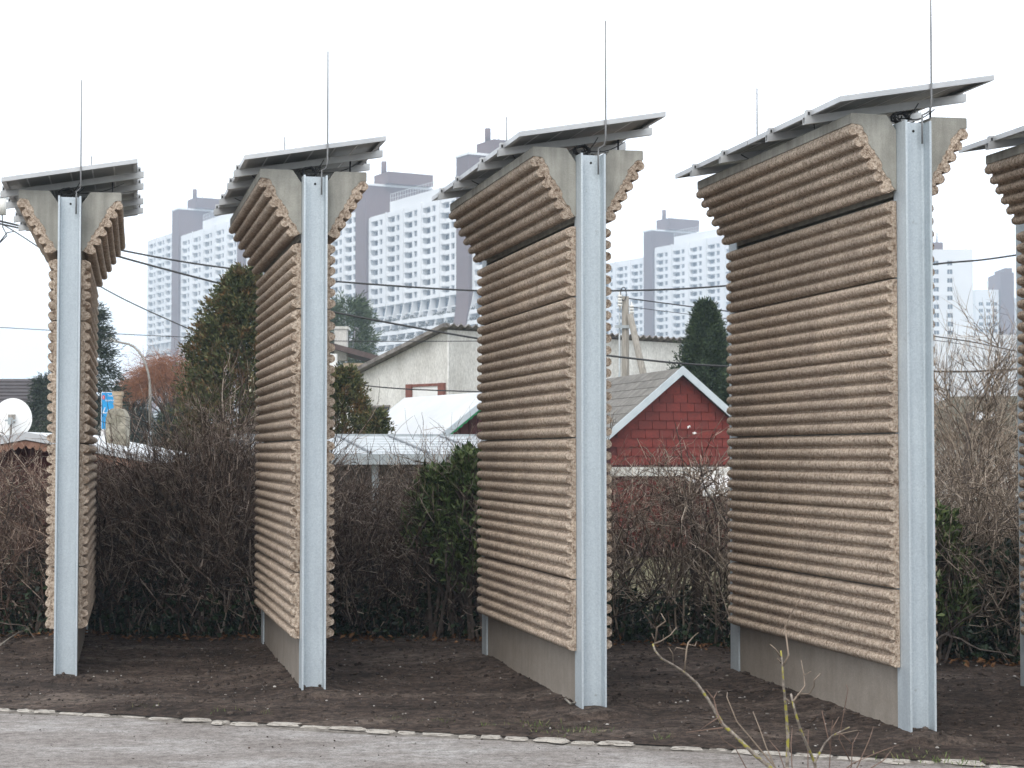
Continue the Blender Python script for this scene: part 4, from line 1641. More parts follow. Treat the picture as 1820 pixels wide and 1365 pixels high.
while z < zr - 0.2:
    x = -1.31 + (row % 2) * shw / 2
    while x < 1.3:
        x0_, x1_ = max(x, -1.3), min(x + shw, 1.3)
        if x1_ - x0_ > 0.05:
            if min(gable(x0_), gable(x1_)) > z + shh + 0.02:
                o = link('shingle', sme, wl, (x0_, 0.128, z))
                o.scale = ((x1_ - x0_) / shw, 1, 1)
                o.rotation_euler = (rnd.uniform(-0.01, 0.01), rnd.uniform(-0.012, 0.012), 0)
            else:
                xm_ = [x0_ + 0.005, x1_ - 0.005]
                rect = [(xm_[0], z), (xm_[1], z), (xm_[1], z + shh)] + ([(0.0, z + shh)] if x0_ < 0 < x1_ else []) + [(xm_[0], z + shh)]
                pl_ = clip_top(rect, gable)
                if len(pl_) >= 3:
                    b2_ = MB()
                    b2_.prism(pl_, 0.122, 0.138)
                    part('shingle', b2_, M['red_shingle'], wl)
        x += shw
    z += shh
    row += 1
z = 0.15
while z < 1.40:
    x = -1.31 + (row % 2) * shw / 2
    while x < 1.3:
        x0_, x1_ = max(x, -1.3), min(x + shw, 1.3)
        if x1_ - x0_ > 0.05:
            o = link('shingle', sme, wl, (x0_, 0.128, z))
            o.scale = ((x1_ - x0_) / shw, 1, 1)
        x += shw
    z += shh
    row += 1
b = MB()
for s_ in (-1, 1):
    b.hexa([(0, 0.0, zr - 0.10), (s_ * hw, 0.0, ze - 0.10), (s_ * hw, 5.2, ze - 0.10), (0, 5.2, zr - 0.10)],
           [(0, 0.0, zr - 0.04), (s_ * hw, 0.0, ze - 0.04), (s_ * hw, 5.2, ze - 0.04), (0, 5.2, zr - 0.04)])
rf = part('roof', b, M['fibre'], rs)
ang = math.atan(sl_)
slen = hw / math.cos(ang)
g = MB()
gw, gl = 0.36, 0.245
g.hexa([(0, 0.004, 0.004), (gl + 0.03, 0.004, 0.010), (gl + 0.03, gw - 0.004, 0.010), (0, gw - 0.004, 0.004)],
       [(0, 0.004, 0.012), (gl + 0.03, 0.004, 0.020), (gl + 0.03, gw - 0.004, 0.020), (0, gw - 0.004, 0.012)])
gme = g.mesh('shingle', M['grey_shingle'])
for s_ in (-1, 1):
    nr_ = int(slen / gl)
    for r_ in range(nr_ + 1):
        d0 = r_ * gl
        y = 0.02 - (r_ % 2) * gw / 2
        while y < 5.15:
            ya, yb = max(y, 0.02), min(y + gw, 5.18)
            if yb - ya > 0.05:
                o = link('shingle', gme, rf)
                Mx = Matrix.Translation((0, 0, zr - 0.036)) @ Matrix.Rotation(ang if s_ > 0 else math.pi - ang, 4, 'Y')
                if s_ > 0:
                    lm_ = Mx @ Matrix.Translation((d0, ya, 0)) @ Matrix.Diagonal((min(1, (slen - d0 + 0.03) / (gl + 0.03)), (yb - ya) / gw, 1, 1))
                else:
                    lm_ = Mx @ Matrix.Translation((d0, ya, 0)) @ Matrix.Diagonal((min(1, (slen - d0 + 0.03) / (gl + 0.03)), (yb - ya) / gw, -1, 1))
                o.matrix_local = lm_
            y += gw
b = MB()
for s_ in (-1, 1):
    b.hexa([(0, -0.04, zr - 0.15), (s_ * (hw + 0.02), -0.04, ze - 0.15), (s_ * (hw + 0.02), -0.005, ze - 0.15), (0, -0.005, zr - 0.15)],
           [(0, -0.04, zr + 0.005), (s_ * (hw + 0.02), -0.04, ze + 0.005), (s_ * (hw + 0.02), -0.005, ze + 0.005), (0, -0.005, zr + 0.005)])
part('verge_board', b, M['verge'], rf)
b = MB()
b.box(-1.34, 1.34, 0.02, 0.10, 1.42, 1.58)
part('fascia', b, M['white_wall'], rs)
b = MB()
xa, xb = 0.02, 1.5
b.hexa([(xa, -1.0, 1.18), (xb, -1.0, 1.24), (xb, 0.0, 1.40), (xa, 0.0, 1.40)], [(xa, -1.0, 1.21), (xb, -1.0, 1.27), (xb, 0.0, 1.43), (xa, 0.0, 1.43)])
b.hexa([(xa, -1.03, 1.08), (xb, -1.03, 1.12), (xb, -1.002, 1.12), (xa, -1.002, 1.08)], [(xa, -1.03, 1.215), (xb, -1.03, 1.275), (xb, -1.002, 1.275), (xa, -1.002, 1.215)])
part('awning', b, M['white_paint'], rs)
b = MB()
sp_ = [(0.22, -0.02, zr - 0.80), (0.26, -0.02, zr - 0.76), (0.30, -0.02, zr - 0.80)]
b.prism([(0.12, 2.30), (0.17, 2.325), (0.185, 2.285), (0.16, 2.30), (0.135, 2.26)], 0.100, 0.106)
b.prism([(0.21, 2.19), (0.26, 2.205), (0.30, 2.185), (0.25, 2.165)], 0.100, 0.106)
part('paint_patch', b, M['white_paint'], wl)

# house with an olive roof at the right, seen through the bare tree
orf = at(1700, 790, 44.0)
oh = thing('house', 'house with olive roof and pale skylight behind the bare tree', 'house', (orf.x, 44.0, 0), R(-8))
b = MB()
b.box(-2.0, 4.4, 0.4, 5, 0, 2.3)
part('wall', b, M['white_wall'], oh)
b = MB()
b.hexa([(-2.3, 0, 2.2), (4.6, 0, 2.2), (4.6, 2.8, 3.2), (0.2, 2.8, 3.2)], [(-2.3, 0, 2.3), (4.6, 0, 2.3), (4.6, 2.8, 3.3), (0.2, 2.8, 3.3)])
b.hexa([(0.2, 2.8, 3.2), (4.6, 2.8, 3.2), (4.6, 5.4, 2.2), (-2.3, 5.4, 2.2)], [(0.2, 2.8, 3.3), (4.6, 2.8, 3.3), (4.6, 5.4, 2.3), (-2.3, 5.4, 2.3)])
rf = part('roof', b, M['olive_roof'], oh)
b = MB()
b.hexa([(0.55, 0.95, 2.66), (1.1, 0.95, 2.66), (1.1, 1.4, 2.82), (0.55, 1.4, 2.82)], [(0.55, 0.95, 2.70), (1.1, 0.95, 2.70), (1.1, 1.4, 2.86), (0.55, 1.4, 2.86)])
part('skylight', b, M['white_sheet'], rf)

# green bin half hidden in the hedge
gbp = at(655, 1040, 18.45)
gb_ = thing('garden_bin', 'green plastic garden bin behind the twigs of the hedge', 'bin', (gbp.x, 18.45, 0), WALL_ROT)
b = MB()
b.hexa([(-0.33, 0, 0.0), (0.33, 0, 0.0), (0.33, 0.5, 0.0), (-0.33, 0.5, 0.0)], [(-0.38, -0.03, 0.55), (0.38, -0.03, 0.55), (0.38, 0.55, 0.55), (-0.38, 0.55, 0.55)])
for k in range(6):
    x = -0.28 + k * 0.11
    b.box(x, x + 0.03, -0.05, -0.031, 0.1, 0.5)
part('body', b, M['bin_green'], gb_)
b = MB()
b.hexa([(-0.40, -0.06, 0.552), (0.40, -0.06, 0.552), (0.40, 0.57, 0.552), (-0.40, 0.57, 0.552)], [(-0.36, -0.02, 0.63), (0.36, -0.02, 0.63), (0.36, 0.53, 0.63), (-0.36, 0.53, 0.63)])
part('lid', b, M['bin_green'], gb_)

# ------------------------------------------------------------------ poles and overhead lines
PYD = 42.0
pb_ = at(1112, 805, PYD)
up = thing('utility_pole', 'wooden utility pole with slanting brace behind the red shed', 'utility pole', (pb_.x, PYD, 0))
ztop = at(1112, 527, PYD).z
b = MB()
b.tube([(0, 0, 0), (0, 0, ztop)], [0.10, 0.085], 10)
part('pole', b, M['pole_wood'], up)
b = MB()
q0, q1 = at(1119, 560, PYD), at(1152, 720, PYD)
b.tube([(q0.x - pb_.x, -0.14, q0.z), (q1.x - pb_.x, -0.6, q1.z), (q1.x - pb_.x + 0.4, -0.9, 0.0)], [0.075, 0.09, 0.1], 10)
part('brace', b, M['pole_wood'], up)
for k, dx in enumerate((-0.13, 0.14)):
    b = MB()
    zz = at(1112, 545 + 18 * k, PYD).z
    for q in range(4):
        b.tube([(dx, -0.10, zz + q * 0.07), (dx, -0.10, zz + q * 0.07 + 0.05)], 0.055, 10)
    b.tube([(dx, -0.10, zz - 0.1), (dx, -0.10, zz + 0.34)], 0.018, 6)
    part('insulator', b, M['insulator'], up)
b = MB()
b.box(-0.25, 0.25, -0.12, -0.09, ztop - 0.75, ztop - 0.68)
part('crossarm', b, M['steel_grey'], up)
b = MB()
for k in range(3):
    a0 = k * 2.0
    b.tube([(-0.05 + 0.07 * math.cos(a0 + q * 0.7), -0.12, ztop + 0.05 + 0.16 * math.sin(a0 + q * 0.7)) for q in range(9)], 0.010, 5)
part('cable_loop', b, M['black'], up)
b = MB()
b.tube([(-0.14, -0.05, 0.0), (-0.14, -0.05, ztop - 0.4)], 0.02, 6)
b.tube([(-0.30, -0.05, 2.2), (-0.12, -0.05, ztop - 1.5)], 0.012, 6)
part('conduit', b, M['steel_grey'], up)

LPD = 36.0
lp = at(-16, 805, LPD)
up2 = thing('utility_pole', 'utility pole head with pale insulator box at the left photo edge', 'utility pole', (lp.x, LPD, 0))
ztop = at(0, 330, LPD).z
b = MB()
b.tube([(0, 0, 0), (0, 0, ztop)], [0.12, 0.09], 10)
part('pole', b, M['pole_wood'], up2)
b = MB()
zz0, zz1 = at(0, 383, LPD).z, at(0, 355, LPD).z
b.tube([(0.2, -0.1, zz0), (0.2, -0.1, zz1)], [0.075, 0.085], 10)
part('insulator', b, M['insulator'], up2)
b = MB()
b.box(-0.1, 0.28, -0.03, 0.03, zz1 + 0.002, zz1 + 0.05)
part('crossarm', b, M['steel_grey'], up2)
b = MB()
b.tube([(0.2, -0.1, zz0), (0.22, -0.12, zz0 - 0.25), (0.30, -0.1, zz0 - 0.42), (0.12, -0.1, zz0 - 0.60)], 0.012, 6)
b.tube([(0.1, -0.1, zz0 - 0.62), (0.3, -0.1, zz0 - 0.36), (0.45, -0.1, zz0 - 0.33)], 0.012, 6)
part('cable_loop', b, M['black'], up2)


def smooth_line(px, Y0, Y1, per=8):
    P = []
    k = len(px)
    for i, (x, y) in enumerate(px):
        Yv = Y0 + (Y1 - Y0) * i / (k - 1)
        P.append(at(x, y, Yv))
    out = []
    for i in range(k - 1):
        p0, p1, p2, p3 = P[max(i - 1, 0)], P[i], P[i + 1], P[min(i + 2, k - 1)]
        for j in range(per):
            t_ = j / per
            out.append(0.5 * ((2 * p1) + (p2 - p0) * t_ + (2 * p0 - 5 * p1 + 4 * p2 - p3) * t_ * t_ + (3 * p1 - p0 - 3 * p2 + p3) * t_ ** 3))
    out.append(P[-1])
    return out


def wire(label, px, Y0, Y1, r):
    b = MB()
    b.tube(smooth_line(px, Y0, Y1), r, 6)
    tag(part('power_line', b, M['black']), label, 'cable', 'overhead cables')


wire('upper thick black cable sagging across the whole picture', [(-300, 330), (222, 446), (460, 484), (595, 500), (858, 517), (1080, 517), (1290, 508), (1655, 470), (1808, 453), (2200, 385)], 34, 34, 0.017)
wire('lower thick black cable running down from left to right', [(-300, 330), (30, 400), (222, 459), (465, 523), (590, 554), (858, 603), (1080, 632), (1290, 651), (1655, 660), (1805, 656), (2200, 628)], 34, 34, 0.019)
wire('black cable dropping steeply to the white roofed hut', [(-4, 395), (30, 414), (185, 513), (330, 582), (465, 638), (600, 676), (700, 690), (872, 697)], 36, 30.2, 0.012)
wire('thin grey cable along the bottom of the apartment slab', [(-300, 566), (0, 582), (200, 593), (380, 601), (600, 606), (860, 606), (1112, 600)], 48, 42, 0.010)
wire('thin cable running right from the wooden pole', [(1116, 530), (1137, 533), (1292, 553), (1656, 597), (1805, 624), (2100, 690)], 42, 44, 0.016)
wire('second thin cable just under the one from the pole', [(1116, 545), (1290, 566), (1656, 604), (1805, 633), (2100, 700)], 42, 44, 0.008)
#__PART3__


# ------------------------------------------------------------------ vegetation
def grow(segs, p, d, length, r, depth, rr, bend=0.25, up=0.05, kids=3, ksp=0.55, klen=0.6, nseg=4, thin=0.55):
    """one wandering stem with side shoots, written into segs"""
    step = length / nseg
    pts = [p]
    dirs = []
    for i in range(nseg):
        d = (d + Vector((rr.gauss(0, bend), rr.gauss(0, bend), rr.gauss(0, bend) + up))).normalized()
        dirs.append(d)
        p = p + d * step
        if p.z < 0.03:
            p.z = 0.03
        pts.append(p)
    for i in range(nseg):
        ra = r * (1 - (1 - thin) * i / nseg)
        rb = r * (1 - (1 - thin) * (i + 1) / nseg)
        a, c = pts[i], pts[i + 1]
        segs.append((a.x, a.y, a.z, c.x, c.y, c.z, ra, rb))
    if depth > 0:
        for k in range(kids):
            i = min(nseg - 1, int(nseg * (0.25 + 0.75 * rr.random())))
            q = pts[i] + (pts[i + 1] - pts[i]) * rr.random()
            side = Vector((rr.gauss(0, 1), rr.gauss(0, 1), rr.gauss(0, 0.6)))
            nd = (dirs[i] + side.normalized() * ksp).normalized()
            grow(segs, q, nd, length * klen * rr.uniform(0.6, 1.2), max(0.0012, r * 0.6), depth - 1, rr, bend, up, kids, ksp, klen, max(2, nseg - 1), thin)


def hedge_y(x):
    xs_ = [-9, -4.6, -1.1, 1.46, 3.9, 9]
    ys_ = [18.0, 17.5, 17.25, 16.7, 15.3, 13.4]
    return float(np.interp(x, xs_, ys_))


def leaf_blob(P, n_each, spread, L, Wd, upv=0.3, fold=0.25):
    P = np.asarray(P, dtype=float)
    n = len(P) * n_each
    idx = np.repeat(np.arange(len(P)), n_each)
    pos = P[idx] + NP.normal(0, 1, (n, 3)) * np.asarray(spread)
    D = unit(NP.normal(0, 1, (n, 3)) + np.array([[0, -0.25, upv]]))
    N = unit(NP.normal(0, 0.6, (n, 3)) + np.array([[0, -0.5, 0.9]]))
    return leaf_quads(pos, D, N, NP.uniform(L * 0.6, L * 1.25, n), NP.uniform(Wd * 0.7, Wd * 1.2, n), fold)


def hedge(label, x0, x1, hgt, n_front, mat, lean=0.0, seed=1, ivy_top=0.6, ivy_n=900, kids=4, r0=0.009, fine=0.0):
    rr = random.Random(seed)
    xm = (x0 + x1) / 2
    root = thing('hedge', label, 'hedge', (xm, hedge_y(xm), 0), 0, 'bare hedge behind the barriers')
    oy = hedge_y(xm)
    segs, thick = [], []
    for i in range(n_front):
        x = rr.uniform(x0, x1)
        y = hedge_y(x) + 0.12 + 1.5 * rr.random() ** 1.3
        h = hgt(x) * rr.uniform(0.72, 1.05)
        d = Vector((rr.gauss(lean, 0.28), rr.gauss(-0.05, 0.22), 1)).normalized()
        tgt = segs
        grow(tgt, Vector((x - xm, y - oy, 0.0)), d, h * 0.92, r0 * rr.uniform(0.55, 1.3), 2, rr, 0.16, 0.03, kids, 0.75, 0.42, 6, 0.4)
    for i in range(int(n_front * 0.13)):
        x = rr.uniform(x0, x1)
        y = hedge_y(x) + 0.15 + 0.9 * rr.random()
        d = Vector((rr.gauss(lean * 1.5, 0.45), rr.gauss(-0.1, 0.25), 0.8)).normalized()
        grow(thick, Vector((x - xm, y - oy, 0.0)), d, hgt(x) * rr.uniform(0.6, 0.95), rr.uniform(0.011, 0.021), 1, rr, 0.22, 0.04, 4, 0.9, 0.5, 8, 0.45)
    # fine sprays that fill the top
    for i in range(int(n_front * (1.6 + fine))):
        x = rr.uniform(x0, x1)
        y = hedge_y(x) + 0.05 + 1.2 * rr.random()
        z = hgt(x) * rr.uniform(0.35, 0.9)
        d = Vector((rr.gauss(lean, 0.6), rr.gauss(-0.25, 0.5), rr.uniform(0.1, 0.9))).normalized()
        grow(segs, Vector((x - xm, y - oy, z)), d, rr.uniform(0.25, 0.55), rr.uniform(0.0028, 0.0042), 1, rr, 0.2, 0.06, 4, 0.8, 0.6, 4, 0.4)
    pale = []
    for i in range(int(n_front * 0.8)):
        x = rr.uniform(x0, x1)
        y = hedge_y(x) + 0.02 + 0.5 * rr.random()
        z = hgt(x) * rr.uniform(0.1, 0.95)
        d = Vector((rr.gauss(lean, 0.9), rr.gauss(-0.3, 0.4), rr.gauss(0.35, 0.5))).normalized()
        grow(pale, Vector((x - xm, y - oy, z)), d, rr.uniform(0.25, 0.65), rr.uniform(0.003, 0.0075), 1, rr, 0.28, 0.03, 4, 0.9, 0.5, 6, 0.35)
    V, F = seg_tubes(segs)
    link('twigs', np_mesh('twigs', V, F, mat), root)
    V, F = seg_tubes(pale)
    link('pale_twigs', np_mesh('pale_twigs', V, F, M['twig_pale']), root)
    V, F = seg_tubes(thick)
    link('stems', np_mesh('stems', V, F, M['stem']), root)
    if ivy_n:
        P = []
        for i in range(ivy_n):
            x = rr.uniform(x0, x1)
            z = ivy_top * rr.random() ** 1.7
            y = hedge_y(x) + 0.0 + rr.uniform(0, 0.9) + 0.12 * z
            P.append((x - xm, y - oy, z + 0.03))
        V, F = leaf_blob(P, 5, (0.06, 0.06, 0.05), 0.065, 0.055)
        link('ivy', np_mesh('ivy', V, F, M['ivy']), root)
    return root


def lump(x, k):
    return 1 + 0.10 * math.sin(x * 3.1 + k) + 0.07 * math.sin(x * 7.7 + k * 2)


hedge('dense bare brown hedge under the scalloped hut, left of the first barrier', -8.2, -4.35, lambda x: 1.84 * lump(x, 1), 420, M['twig_red'], 0.0, 1, 0.75, 1500)
hedge('bare dark hedge between the first and second barrier', -4.35, -2.05, lambda x: (1.55 + 0.72 * math.exp(-((x + 2.95) / 0.62) ** 2)) * lump(x, 2), 360, M['twig'], 0.0, 2, 0.55, 1000)
hedge('bare hedge of fine leaning stems in front of the low shelter', -2.05, 0.3, lambda x: 1.62 * lump(x, 3), 460, M['twig'], 0.16, 3, 0.55, 900, 4, 0.008)
hedge('open tangled hedge in front of the red shed', 0.3, 2.75, lambda x: 1.62 * lump(x, 4), 200, M['twig_pale'], 0.0, 4, 0.45, 800, 4, 0.009)
hedge('upright brown hedge with ivy, right of the largest barrier', 2.75, 6.8, lambda x: 1.72 * lump(x, 5), 460, M['twig_pale'], 0.02, 5, 1.05, 3200)


def shrub(label, x, dy, h, spread, n, mat, seed, thick=0, kids=4, r0=0.010, cat='shrub', name='bare_shrub', up=0.03, depth=2):
    rr = random.Random(seed)
    root = thing(name, label, cat, (x, hedge_y(x) + dy, 0))
    segs, tk = [], []
    for i in range(n):
        a = rr.uniform(0, 6.28)
        q = rr.random() ** 0.6
        d = Vector((math.cos(a) * spread * q, math.sin(a) * spread * q * 0.8, 1)).normalized()
        grow(segs, Vector((rr.gauss(0, 0.12), rr.gauss(0, 0.10), 0.0)), d, h * rr.uniform(0.75, 1.08), r0 * rr.uniform(0.6, 1.3), depth, rr, 0.13, up, kids, 0.7, 0.45, 7, 0.35)
    for i in range(thick):
        a = rr.uniform(0, 6.28)
        d = Vector((math.cos(a) * 0.5, math.sin(a) * 0.4, 1)).normalized()
        grow(tk, Vector((rr.gauss(0, 0.08), rr.gauss(0, 0.08), 0.0)), d, h * 0.8, rr.uniform(0.016, 0.03), 1, rr, 0.18, 0.02, 4, 0.8, 0.5, 8, 0.4)
    V, F = seg_tubes(segs)
    link('twigs', np_mesh('twigs', V, F, mat), root)
    if tk:
        V, F = seg_tubes(tk)
        link('stems', np_mesh('stems', V, F, M['stem']), root)
    return root


shrub('tall rounded bare shrub with fanning twigs beside the second barrier', -2.92, 0.45, 1.98, 0.60, 150, M['twig'], 21, 6, 4, 0.009)
shrub('smaller bare reddish shrub right of the first barrier', -3.85, 0.7, 1.45, 0.6, 60, M['twig_red'], 22, 2, 4, 0.008)

# gnarled little tree in the open hedge before the red shed
rr = random.Random(41)
gx = 1.72
gt = thing('bare_tree', 'small gnarled bare tree standing in the hedge before the red shed', 'tree', (gx, hedge_y(gx) + 0.35, 0))
b = MB()
tr = [Vector((0.0, 0, 0)), Vector((0.03, 0.0, 0.35)), Vector((-0.02, 0.02, 0.75)), Vector((0.01, 0.0, 1.05)), Vector((-0.06, 0.0, 1.32))]
b.tube(tr, [0.05, 0.042, 0.036, 0.04, 0.028], 8)
part('trunk', b, M['stem'], gt)
segs = []
for i in range(22):
    a = rr.uniform(0, 6.28)
    q = tr[3] + (tr[4] - tr[3]) * rr.random() if i > 6 else tr[2] + (tr[3] - tr[2]) * rr.random()
    d = Vector((math.cos(a) * 0.95, math.sin(a) * 0.7, rr.uniform(0.25, 1.0))).normalized()
    grow(segs, q.copy(), d, rr.uniform(0.45, 0.75), rr.uniform(0.007, 0.014), 2, rr, 0.22, 0.05, 5, 0.9, 0.55, 5, 0.4)
V, F = seg_tubes(segs)
link('crown', np_mesh('crown', V, F, M['twig']), gt)

# bare tree at the right
rr = random.Random(43)
tp_ = at(1722, 805, 21.0)
bt_ = thing('bare_tree', 'slender bare tree with upright branches right of the largest barrier', 'tree', (tp_.x, 21.0, 0))
b = MB()
tr = [Vector((0, 0, 0)), Vector((0.02, 0, 0.8)), Vector((-0.03, 0, 1.6)), Vector((0.02, 0.05, 2.3))]
b.tube(tr, [0.06, 0.05, 0.042, 0.03], 8)
part('trunk', b, M['stem'], bt_)
segs = []
for i in range(34):
    a = rr.uniform(0, 6.28)
    q = tr[1] + (tr[3] - tr[1]) * rr.random()
    d = Vector((math.cos(a) * 0.75, math.sin(a) * 0.5, rr.uniform(0.5, 1.3))).normalized()
    grow(segs, q.copy(), d, rr.uniform(0.9, 1.7), rr.uniform(0.006, 0.013), 2, rr, 0.12, 0.06, 7, 0.75, 0.5, 6, 0.22)
V, F = seg_tubes(segs)
link('crown', np_mesh('crown', V, F, M['twig_pale']), bt_)

# thickets further back
for k, (px, Y, h, n, mt, lab) in enumerate(((1690, 24.0, 2.35, 60, 'twig_pale', 'pale brown thicket under the bare tree, against the largest barrier'),
                                            (1775, 23.0, 2.3, 60, 'twig_red', 'reddish brown thicket under the bare tree, towards the right edge'),
                                            (1840, 22.0, 2.3, 50, 'twig_pale', 'pale thicket mostly hidden by the rightmost barrier'),
                                            (1600, 23.0, 2.2, 50, 'twig_pale', 'pale thicket hidden behind the largest barrier'))):
    p = at(px, 805, Y)
    o = shrub(lab, p.x, 0, h, 0.75, n, M[mt], 60 + k, 0, 4, 0.009)
    o.location = (p.x, Y, 0)


def conifer(name, label, px, Y, py_top, half_px, mat, kind, seed, n_spray=1500, per=12, base=0.1, leafL=0.10, leafW=0.032, jag=0.25, cat='conifer'):
    """crown of many small sprays over a spindle or tiered shape, round a tapered trunk"""
    global NP
    NP = np.random.default_rng(seed)
    p = at(px, 805, Y)
    H_ = at(px, py_top, Y).z
    Rm = half_px / FPX * Y
    root = thing(name, label, cat, (p.x, Y, 0))
    b = MB()
    b.tube([(0, 0, 0), (0.01, 0, H_ * 0.5), (0, 0, H_ * 0.93)], [Rm * 0.13 + 0.02, Rm * 0.08 + 0.01, 0.006], 8)
    part('trunk', b, M['stem'], root)
    n = n_spray
    hN = base + (1 - base) * NP.random(n) ** 0.85
    an = NP.uniform(0, 2 * math.pi, n)
    if kind == 'thuja':
        prof = np.sin(np.pi * np.clip(hN * 0.86 + 0.14, 0, 1)) ** 0.75
    elif kind == 'cone':
        prof = np.clip(1.12 * (1 - hN) ** 0.72, 0, 1)
    elif kind == 'pine':
        prof = np.sqrt(np.clip(1 - ((hN - 0.68) / 0.32) ** 2, 0.02, 1))
    else:
        tier = np.floor(hN * 13)
        hN = np.clip((tier + NP.uniform(0.0, 0.35, n)) / 13, base * 0.7, 0.995)
        prof = np.clip(1.05 - hN, 0.03, 1) ** 0.85
    lumps = 1 + jag * np.sin(an * 3 + hN * 9 + seed) * 0.6 + jag * np.sin(an * 7 - hN * 23 + seed * 2) * 0.5 + NP.normal(0, jag * 0.35, n)
    rad = Rm * prof * lumps * (NP.uniform(0.12, 1.0, n) ** 0.45)
    drop = (-0.35 * rad if kind == 'spruce' else 0.0)
    pos = np.stack([np.cos(an) * rad, np.sin(an) * rad, hN * H_ + drop], axis=1)
    outd = np.stack([np.cos(an), np.sin(an), np.full(n, {'thuja': 1.1, 'cone': 1.6, 'spruce': -0.25, 'pine': 0.5}[kind])], axis=1)
    outd = unit(outd + NP.normal(0, 0.35, (n, 3)))
    idx = np.repeat(np.arange(n), per)
    q = NP.random(n * per)
    fan = NP.normal(0, 0.55, (n * per, 3))
    D = unit(outd[idx] + fan)
    LL = leafL * NP.uniform(0.6, 1.3, n * per)
    P = pos[idx] + outd[idx] * (q * leafL * 2.6)[:, None] + fan * leafL * 0.35
    if kind == 'spruce':
        P[:, 2] -= NP.random(n * per) * leafL * 1.2
    P[:, 2] = np.maximum(P[:, 2], 0.05)
    V, F = leaf_quads(P, D, NP.normal(0, 1, (n * per, 3)), LL, leafW * NP.uniform(0.7, 1.3, n * per), 0.15)
    link('crown', np_mesh('crown', V, F, mat), root)
    if kind in ('spruce', 'pine'):
        sg_ = []
        for i in range(0, n, 12):
            a = pos[i]
            sg_.append((0, 0, min(H_ * 0.95, a[2] + 0.3 * rad[i]), a[0], a[1], a[2], 0.02, 0.006))
        V, F = seg_tubes(sg_)
        link('branches', np_mesh('branches', V, F, M['stem']), root)
    return root


conifer('thuja', 'tall green and rust-brown thuja left of the second barrier', 432, 30.0, 492, 112, M['thuja'], 'thuja', 3, 5200, 12, 0.04, 0.085, 0.032, 0.2)
conifer('thuja', 'lower rust-brown thuja right of the second barrier', 612, 29.0, 668, 62, M['thuja'], 'thuja', 4, 1900, 12, 0.05, 0.075, 0.026, 0.25)
conifer('thuja', 'small bushy thuja against the white sheet roof', 668, 28.5, 740, 34, M['thuja'], 'thuja', 14, 800, 12, 0.05, 0.07, 0.026, 0.3)
conifer('juniper', 'dark conical juniper right behind the red shed', 1254, 38.0, 550, 92, M['juniper'], 'cone', 6, 6500, 11, 0.03, 0.085, 0.026, 0.42)
conifer('spruce', 'ragged dark spruce rising behind the first barrier', 150, 52.0, 520, 92, M['spruce'], 'spruce', 7, 1700, 14, 0.1, 0.17, 0.03, 0.3)
conifer('spruce', 'dark spruce standing between the street lamp and the blue sign', 236, 72.0, 664, 44, M['spruce'], 'spruce', 8, 1300, 14, 0.08, 0.17, 0.034, 0.35)
conifer('spruce', 'broad dark spruce below the orange twigged tree', 318, 50.0, 716, 74, M['spruce'], 'spruce', 9, 1300, 14, 0.08, 0.16, 0.034, 0.35)
conifer('pine', 'blue-green pine behind the white chimney', 618, 95.0, 541, 34, M['pine'], 'pine', 10, 700, 16, 0.35, 0.30, 0.06, 0.35, 'tree')
conifer('spruce', 'low dark spruce beside the small street lamp', 82, 58.0, 655, 46, M['spruce'], 'spruce', 12, 800, 14, 0.06, 0.16, 0.032, 0.35)
NP = np.random.default_rng(77)

# weeping tree with orange twigs
rr = random.Random(51)
wp = at(312, 805, 66.0)
wt = thing('willow_tree', 'bare rounded tree with orange twigs in front of the apartment slab', 'tree', (wp.x, 66.0, 0))
b = MB()
b.tube([(0, 0, 0), (0.05, 0, 1.6), (0.0, 0, 2.9)], [0.17, 0.13, 0.09], 8)
part('trunk', b, M['stem'], wt)
segs, limbs = [], []
Ht = at(312, 640, 66).z
for i in range(380):
    a = rr.uniform(0, 6.28)
    q = rr.random() ** 0.5
    e = Vector((math.cos(a) * 1.4 * q, math.sin(a) * 1.4 * q, Ht - 0.2 - 1.1 * q * q + rr.gauss(0, 0.12)))
    if i % 6 == 0:
        s_ = Vector((0, 0, 2.4))
        m_ = (s_ + e) / 2 + Vector((0, 0, 0.25))
        limbs.append((s_.x, s_.y, s_.z, m_.x, m_.y, m_.z, 0.05, 0.03))
        limbs.append((m_.x, m_.y, m_.z, e.x, e.y, e.z, 0.03, 0.012))
    for k in range(4):
        d = Vector((math.cos(a + rr.gauss(0, 0.8)) * 0.7, math.sin(a) * 0.7, rr.uniform(0.0, 0.8))).normalized()
        grow(segs, e.copy(), d, rr.uniform(0.5, 1.1), 0.009, 1, rr, 0.22, -0.16, 3, 0.5, 0.7, 5, 0.4)
V, F = seg_tubes(limbs)
link('limbs', np_mesh('limbs', V, F, M['stem']), wt)
V, F = seg_tubes(segs)
link('crown', np_mesh('crown', V, F, M['willow']), wt)


